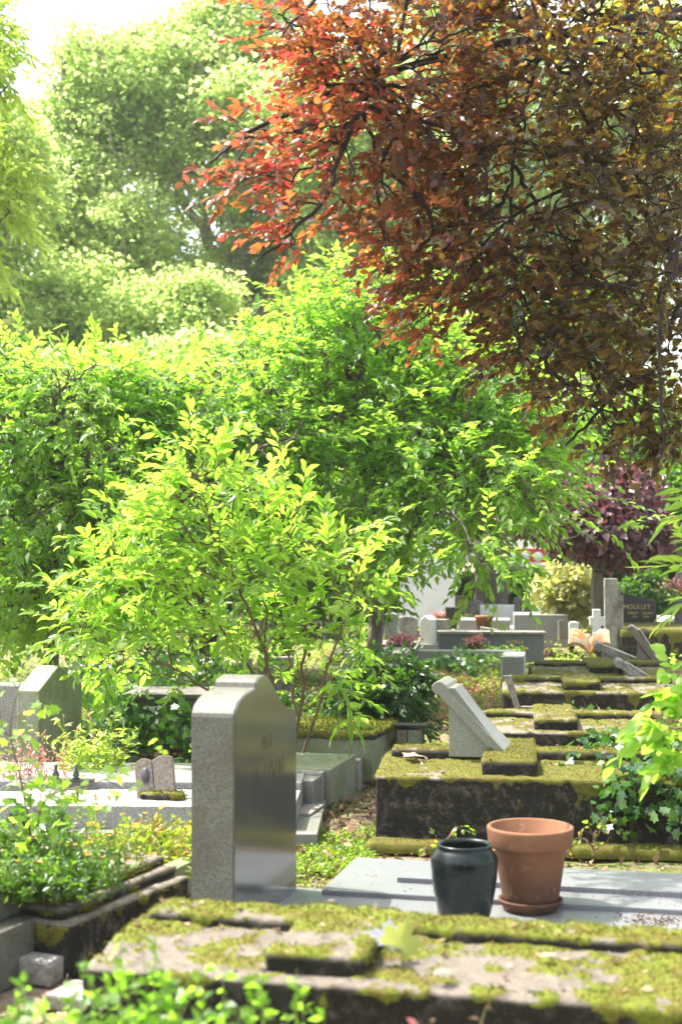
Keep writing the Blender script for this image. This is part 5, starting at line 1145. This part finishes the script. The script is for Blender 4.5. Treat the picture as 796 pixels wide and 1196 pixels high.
# small shoots at the foot of the big mossy grave
for k, (px, py, D, s, lb) in enumerate(((692, 1000, 6.75, 1.0, 'small reddish woody shoot against the dark grave side, right of the terracotta pot'), (520, 985, 6.8, 0.7, 'tiny leafy shoot behind the black vase at the foot of the grave'))):
    b = Vector(pt(px, py, D)); b.z = 0.03
    leafy('woody_shoot', lb, b, [([(0 + b.x, b.y, 0.02), (b.x + 0.02, b.y, 0.12 * s), (b.x + 0.05, b.y, 0.22 * s)], 0.004, 0.0015), ([(b.x, b.y, 0.05), (b.x + 0.09 * s, b.y - .02, 0.10 * s)], 0.003, 0.001)],
          [((b.x + 0.04, b.y, 0.17 * s), (0.09 * s, 0.05, 0.07 * s)), ((b.x - 0.03, b.y, 0.1 * s), (0.10 * s, 0.04, 0.06 * s))], 14, 4, 0.028, 0.018, 'leaf_weed', 120 + k, cat='shoot', Ls=0.05, wood='twig_brown', rt=0.001, tmpl=TO, wd='stems', rnd=lambda B, r: r.random(len(B)))

# herbs in the weathered tomb and the granite kerb
def herbs(name, label, blobs, base, nst, L, W, mt, seed, height, flowers=0, cat='herb', nl=14, fmt='petal_orange', lean=0.3, rnd=None):
    """many thin stems with small leaves; base: list of (point, radius x, radius y)"""
    rng = np.random.default_rng(seed); c = Vector(base[0][0]); root = thing(name, c, label, cat); A = []; Bq = []; LB = []; LD = []; tops = []
    for s in range(nst):
        p0, rx, ry = base[rng.integers(len(base))]; p = np.array(p0) + np.array([rng.normal(0, rx), rng.normal(0, ry), 0]); h = height * rng.uniform(0.4, 1.1); d = norm(np.array([rng.normal(0, lean), rng.normal(0, lean), 1.0]))
        prev = p
        for k in range(5):
            nx_ = prev + d * h / 5; A.append(prev); Bq.append(nx_); d = norm(d + rng.normal(0, 0.12, 3) + [0, 0, -0.05])
            for _ in range(max(1, nl // 5)): LB.append(prev + (nx_ - prev) * rng.random()); LD.append(norm(rng.normal(size=3) * [1, 1, .5] + d * 0.5))
            prev = nx_
        tops.append(prev)
    n_ = len(A); tubes('stems', M['twig_green'], A, Bq, np.full(n_, .0014), np.full(n_, .001), root, 4)
    k = len(LB); Lr = L * rng.uniform(.5, 1.3, k); leafset('leaves', M[mt], LB, LD, norm(rng.normal(0, .5, (k, 3)) + [0, 0, .8]), Lr, Lr * W / L, TK, root, rng=rng, rnd=rnd(k, rng) if rnd else None)
    for f_ in range(min(flowers, len(tops))):
        c_ = tops[f_]; kk = 9; a = np.arange(kk) * 2 * PI / kk; D = np.stack([np.cos(a), np.sin(a), np.full(kk, 0.45)], 1)
        leafset('flower', M[fmt], np.repeat(c_[None], kk, 0), D, np.tile([0, 0, 1.0], (kk, 1)), 0.013, 0.009, TK2, root, rng=rng)
    return root
herbs('flowering_herb', 'mass of small-leaved herbs with orange flowers growing out of the weathered stepped tomb', None, [(G(50, 1048, .245), .10, .05), (G(85, 1040, .245), .07, .06), (G(15, 1048, .24), .10, .05), (G(100, 1022, .245), .10, .06), (G(50, 1015, .245), .14, .08)], 330, 0.027, 0.011, 'leaf_deep', 131, 0.135, 16, nl=20, rnd=lambda k, r: r.random(k))
herbs('flowering_herb', 'tall thin-stemmed flowering herbs rising in front of the stepped granite tomb', None, [(G(100, 1010, .2), .12, .08), (G(130, 1005, .15), .08, .08), (G(80, 1005, .2), .1, .08)], 46, 0.03, 0.012, 'leaf_weed', 132, 0.27, 12, nl=14, rnd=lambda k, r: r.random(k) * .8)
herbs('leafy_weed', 'yellow and reddish weeds filling the low granite kerb beside the tall headstone', None, [(G(170, 1010, 0.09), .14, .14), (G(200, 985, 0.09), .12, .12), (G(145, 1000, .09), .1, .1)], 150, 0.05, 0.018, 'leaf_weed', 133, 0.12, 0, nl=12, rnd=lambda k, r: 0.35 + 0.65 * r.random(k))
herbs('leafy_weed', 'glossy leafy weeds at the left edge above the two-tiered tomb', None, [(pt(15, 1000, 5.6), .09, .1), (pt(45, 990, 5.8), .08, .1)], 30, 0.06, 0.034, 'leaf_ivy', 134, 0.2, 0, nl=12)
herbs('yellow_weed', 'yellow leaved weed growing beside the pointed headstone', None, [(pt(112, 905, 8.3), .1, .08), (pt(95, 905, 8.3), .1, .08)], 46, 0.055, 0.022, 'leaf_lime', 135, 0.36, 0, nl=16)
herbs('pink_weed', 'thin reddish pink weeds in front of the pointed headstone', None, [(pt(45, 915, 7.9), .1, .06), (pt(15, 915, 7.9), .1, .06)], 60, 0.03, 0.012, 'petal_pink', 136, 0.3, 0, nl=12)
# lobed saplings at the left
for k, (pts_, lb) in enumerate((([q(38, 1010, 5.6), q(34, 960, 5.5), q(22, 900, 5.45), q(12, 850, 5.4), q(26, 790, 5.4)], 'thin maple sapling with lobed yellow green leaves rising along the left edge'),
                               ([q(38, 1010, 5.6), q(42, 970, 5.5), q(58, 930, 5.4), q(110, 915, 5.3), q(190, 885, 5.2)], 'low arching sapling with lobed lime leaves crossing in front of the stepped tomb'))):
    rng = np.random.default_rng(140 + k); b = Vector(pts_[0]); root = thing('maple_sapling', b, lb, 'sapling'); T = Tree(140 + k); T.limb(pts_, 0.005, 0.0015, sub=6)
    tips = []; dense = np.array(T.P)
    for t_ in range(34 if k == 0 else 26):
        p = dense[int(rng.uniform(0.15, 1) * (len(dense) - 1))]; tips.append(p + rng.normal(0, 0.055, 3) * [1.1, 1, .8])
    T.tips(np.array(tips), sag=0.1, seg=3); T.wood('stems', M['twig_brown'], root, 0.0009, .4, 4, .004)
    B = np.repeat(T.T, 3, 0) + rng.normal(0, .018, (len(tips) * 3, 3)); D = norm(rng.normal(0, .7, B.shape) + [0, -.2, -.25]); U = norm(rng.normal(0, .4, B.shape) + [0, -.25, 1])
    leafset('leaves', M['leaf_front'], B, D, U, 0.042 * rng.uniform(.6, 1.2, len(B)), 0.042, TL, root, rng=rng, rnd=np.clip(rng.normal(.6, .2, len(B)), 0, 1))
# whorl of long leaves by the shrub base
P0 = Vector(pt(408, 842, 8.6)); t = thing('long_leaved_plant', Vector((P0.x, P0.y, 0)), 'whorl of long strap leaves on a thin stem beside the dark bush', 'plant')
tubes('stem', M['twig_green'], [(P0.x, P0.y, 0)], [tuple(P0)], [.004], [.003], t)
a = np.arange(7) * 2 * PI / 7 + .3; D = np.stack([np.cos(a), np.sin(a), np.array([.5, .2, -.2, -.6, .1, -.5, -.9])], 1)
leafset('leaves', M['leaf_front'], np.repeat(np.array(P0)[None], 7, 0), D, np.tile([0, 0, 1.], (7, 1)), 0.17, 0.034, TO, t, rnd=np.full(7, .5), droop=0.3)
P0 = Vector(pt(395, 800, 8.5)); t = thing('long_leaved_plant', Vector((P0.x, P0.y, 0)), 'drooping pale strap leaves at the edge of the front shrub above the dark bush', 'plant')
tubes('stem', M['twig_green'], [(P0.x, P0.y, 0)], [tuple(P0)], [.004], [.003], t)
a = np.arange(6) * 1.05; D = np.stack([np.cos(a), np.sin(a), np.linspace(.4, -.6, 6)], 1)
leafset('leaves', M['leaf_front'], np.repeat(np.array(P0)[None], 6, 0), D, np.tile([0, 0, 1.], (6, 1)), 0.17, 0.036, TO, t, rnd=np.full(6, .6), droop=0.3)
# foreground weeds, far out of focus
for k, (px, D, h, nst, lb) in enumerate(((125, 3.0, .60, 26, 'tallest blurred green weed clump in front of the nearest grave corner'), (20, 3.0, .52, 26, 'blurred green weeds in the bottom left corner'), (200, 3.0, .55, 16, 'blurred weeds under the front edge of the nearest grave'), (262, 2.9, .56, 12, 'second blurred weed clump from the bottom left, below the raised cross'), (340, 2.95, .54, 12, 'rightmost blurred green weed under the nearest grave'), (70, 2.8, .50, 20, 'low blurred weeds between the bottom left corner and the grave corner'))):
    p = pt(px, 1190, D)
    herbs('foreground_weed', lb, None, [((p.x, p.y, 0), .05, .05)], int(nst * 1.6), 0.032, 0.022, 'leaf_front', 150 + k, h * 1.02, 0, cat='weed', nl=50, lean=0.13, rnd=lambda k, r: r.random(k) * .5)
for k, (px, D, lb) in enumerate(((455, 3.05, 'blurred reddish dry weed below the middle of the nearest grave'), (540, 3.05, 'blurred dry brown weed at the bottom edge right of the raised cross'))):
    p = pt(px, 1190, D); herbs('dry_weed', lb, None, [((p.x, p.y, 0), .05, .03)], 9, 0.028, 0.016, 'petal_pink' if k == 0 else 'leaf_litter', 160 + k, .46, 0, cat='weed', nl=30, lean=0.1)

# fallen leaves on the nearest grave and the dark grave
def fallen(px, py, z, L, mt, label, seed, tmpl=TO, up=(0, 0, 1), d=(1, 0.2, 0.1), rnd=.8, W=.6):
    P0 = G(px, py, z); o = leafset('fallen_leaf', M[mt], [tuple(P0)], [d], [up], L, L * W, tmpl, rnd=np.array([rnd]), rng=np.random.default_rng(seed)); top_origin(o, P0); return tag(o, label, 'leaf')
fallen(505, 1137, .425, .05, 'leaf_litter', 'pale tan fallen leaf on the moss below the black vase', 1, rnd=.95)
fallen(628, 1117, .43, .05, 'leaf_litter', 'light brown fallen leaf on moss below the terracotta pot', 2, rnd=.95)
fallen(604, 1140, .43, .035, 'leaf_litter', 'small brown curled leaf near the front edge of the nearest grave', 3, rnd=.6)
fallen(470, 884, .39, .13, 'leaf_litter', 'large dry pale leaf lying in moss left of the pale lectern', 4, tmpl=TL, rnd=1.0, W=1)
fallen(563, 996, .06, .09, 'leaf_litter', 'dry pinkish brown leaf between the dark grave and the slate slab', 5, rnd=.95)
P0 = G(462, 1112, .44)
o = leafset('fallen_leaf', M['leaf_cream'], [tuple(P0)] * 1, [(0.25, 0.1, 0.6)], [(0.3, -1, 0.4)], .10, .10, TM, rnd=np.array([.1]), rng=np.random.default_rng(7)); top_origin(o, P0); tag(o, 'yellowing maple leaf standing upright on the nearest grave beside the vase', 'leaf')
P0 = G(468, 1104, .45)
o = leafset('fallen_leaf', M['slate'], [tuple(P0)], [(-0.8, 0.1, 0.35)], [(0.1, -0.4, 1)], .11, .10, TM, rng=np.random.default_rng(9)); top_origin(o, P0); tag(o, 'pale grey green underside of a maple leaf lying on the nearest grave', 'leaf')
# soil crumbs and debris on the slate
rng = np.random.default_rng(170); n_ = 260; c0 = G(768, 1074, .102); xy = np.array(c0)[None, :] + rng.normal(size=(n_, 3)) * [.09, .05, 0]
o = leafset('debris', M['leaf_litter'], xy, norm(rng.normal(size=(n_, 3)) * [1, 1, .2]), rng.normal(size=(n_, 3)) + [0, 0, 1], .013, .007, TK2, rng=rng, rnd=rng.random(n_) * .3); tag(o, kind='stuff')
n_ = 260; xy = np.stack([rng.uniform(-.2, 1.5, n_), rng.uniform(4.9, 6.2, n_), np.full(n_, .126)], 1)
o = leafset('debris', M['leaf_litter'], xy, norm(rng.normal(size=(n_, 3)) * [1, 1, .1]), rng.normal(size=(n_, 3)) + [0, 0, 2], .011, .007, TK2, rng=rng); tag(o, kind='stuff')
# cut flowers on far tombs
def bouquet(P0, label, mt, seed, r=.12, n=140):
    t = thing('flower_bunch', P0, label, 'flowers'); rng = np.random.default_rng(seed); B = np.array(P0) + rng.normal(0, r * .5, (n, 3)) * [1, .6, .5] + [0, 0, r * .6]
    leafset('blossoms', M[mt], B, rng.normal(size=(n, 3)), rng.normal(size=(n, 3)) + [0, 0, 1], .05, .04, TK, t, rng=rng)
    leafset('leaves', M['leaf_deep'], B - [0, 0, r * .4], rng.normal(size=(n, 3)), rng.normal(size=(n, 3)) + [0, 0, 1], .06, .03, TK, t, rng=rng)
bouquet(Vector(pt(470, 760, 16)), 'red and pink flowers lying on the pale kerb left of the slim headstone', 'petal_red', 171, .17, 200)
bouquet(Vector(pt(513, 726, 22)), 'small red flowers at the foot of the tall white stele', 'petal_red', 172, .14)
bouquet(Vector(pt(556, 757, 17)), 'white and pink flowers before the lettered grave front', 'petal_pink', 173, .12)
bouquet(Vector(pt(790, 694, 20)), 'red flowers on the tomb at the right edge', 'petal_red', 174, .2)
bouquet(Vector(pt(641, 764, 14.2)), 'tiny magenta flower beside the farthest mossy grave', 'petal_red', 175, .03, 20)
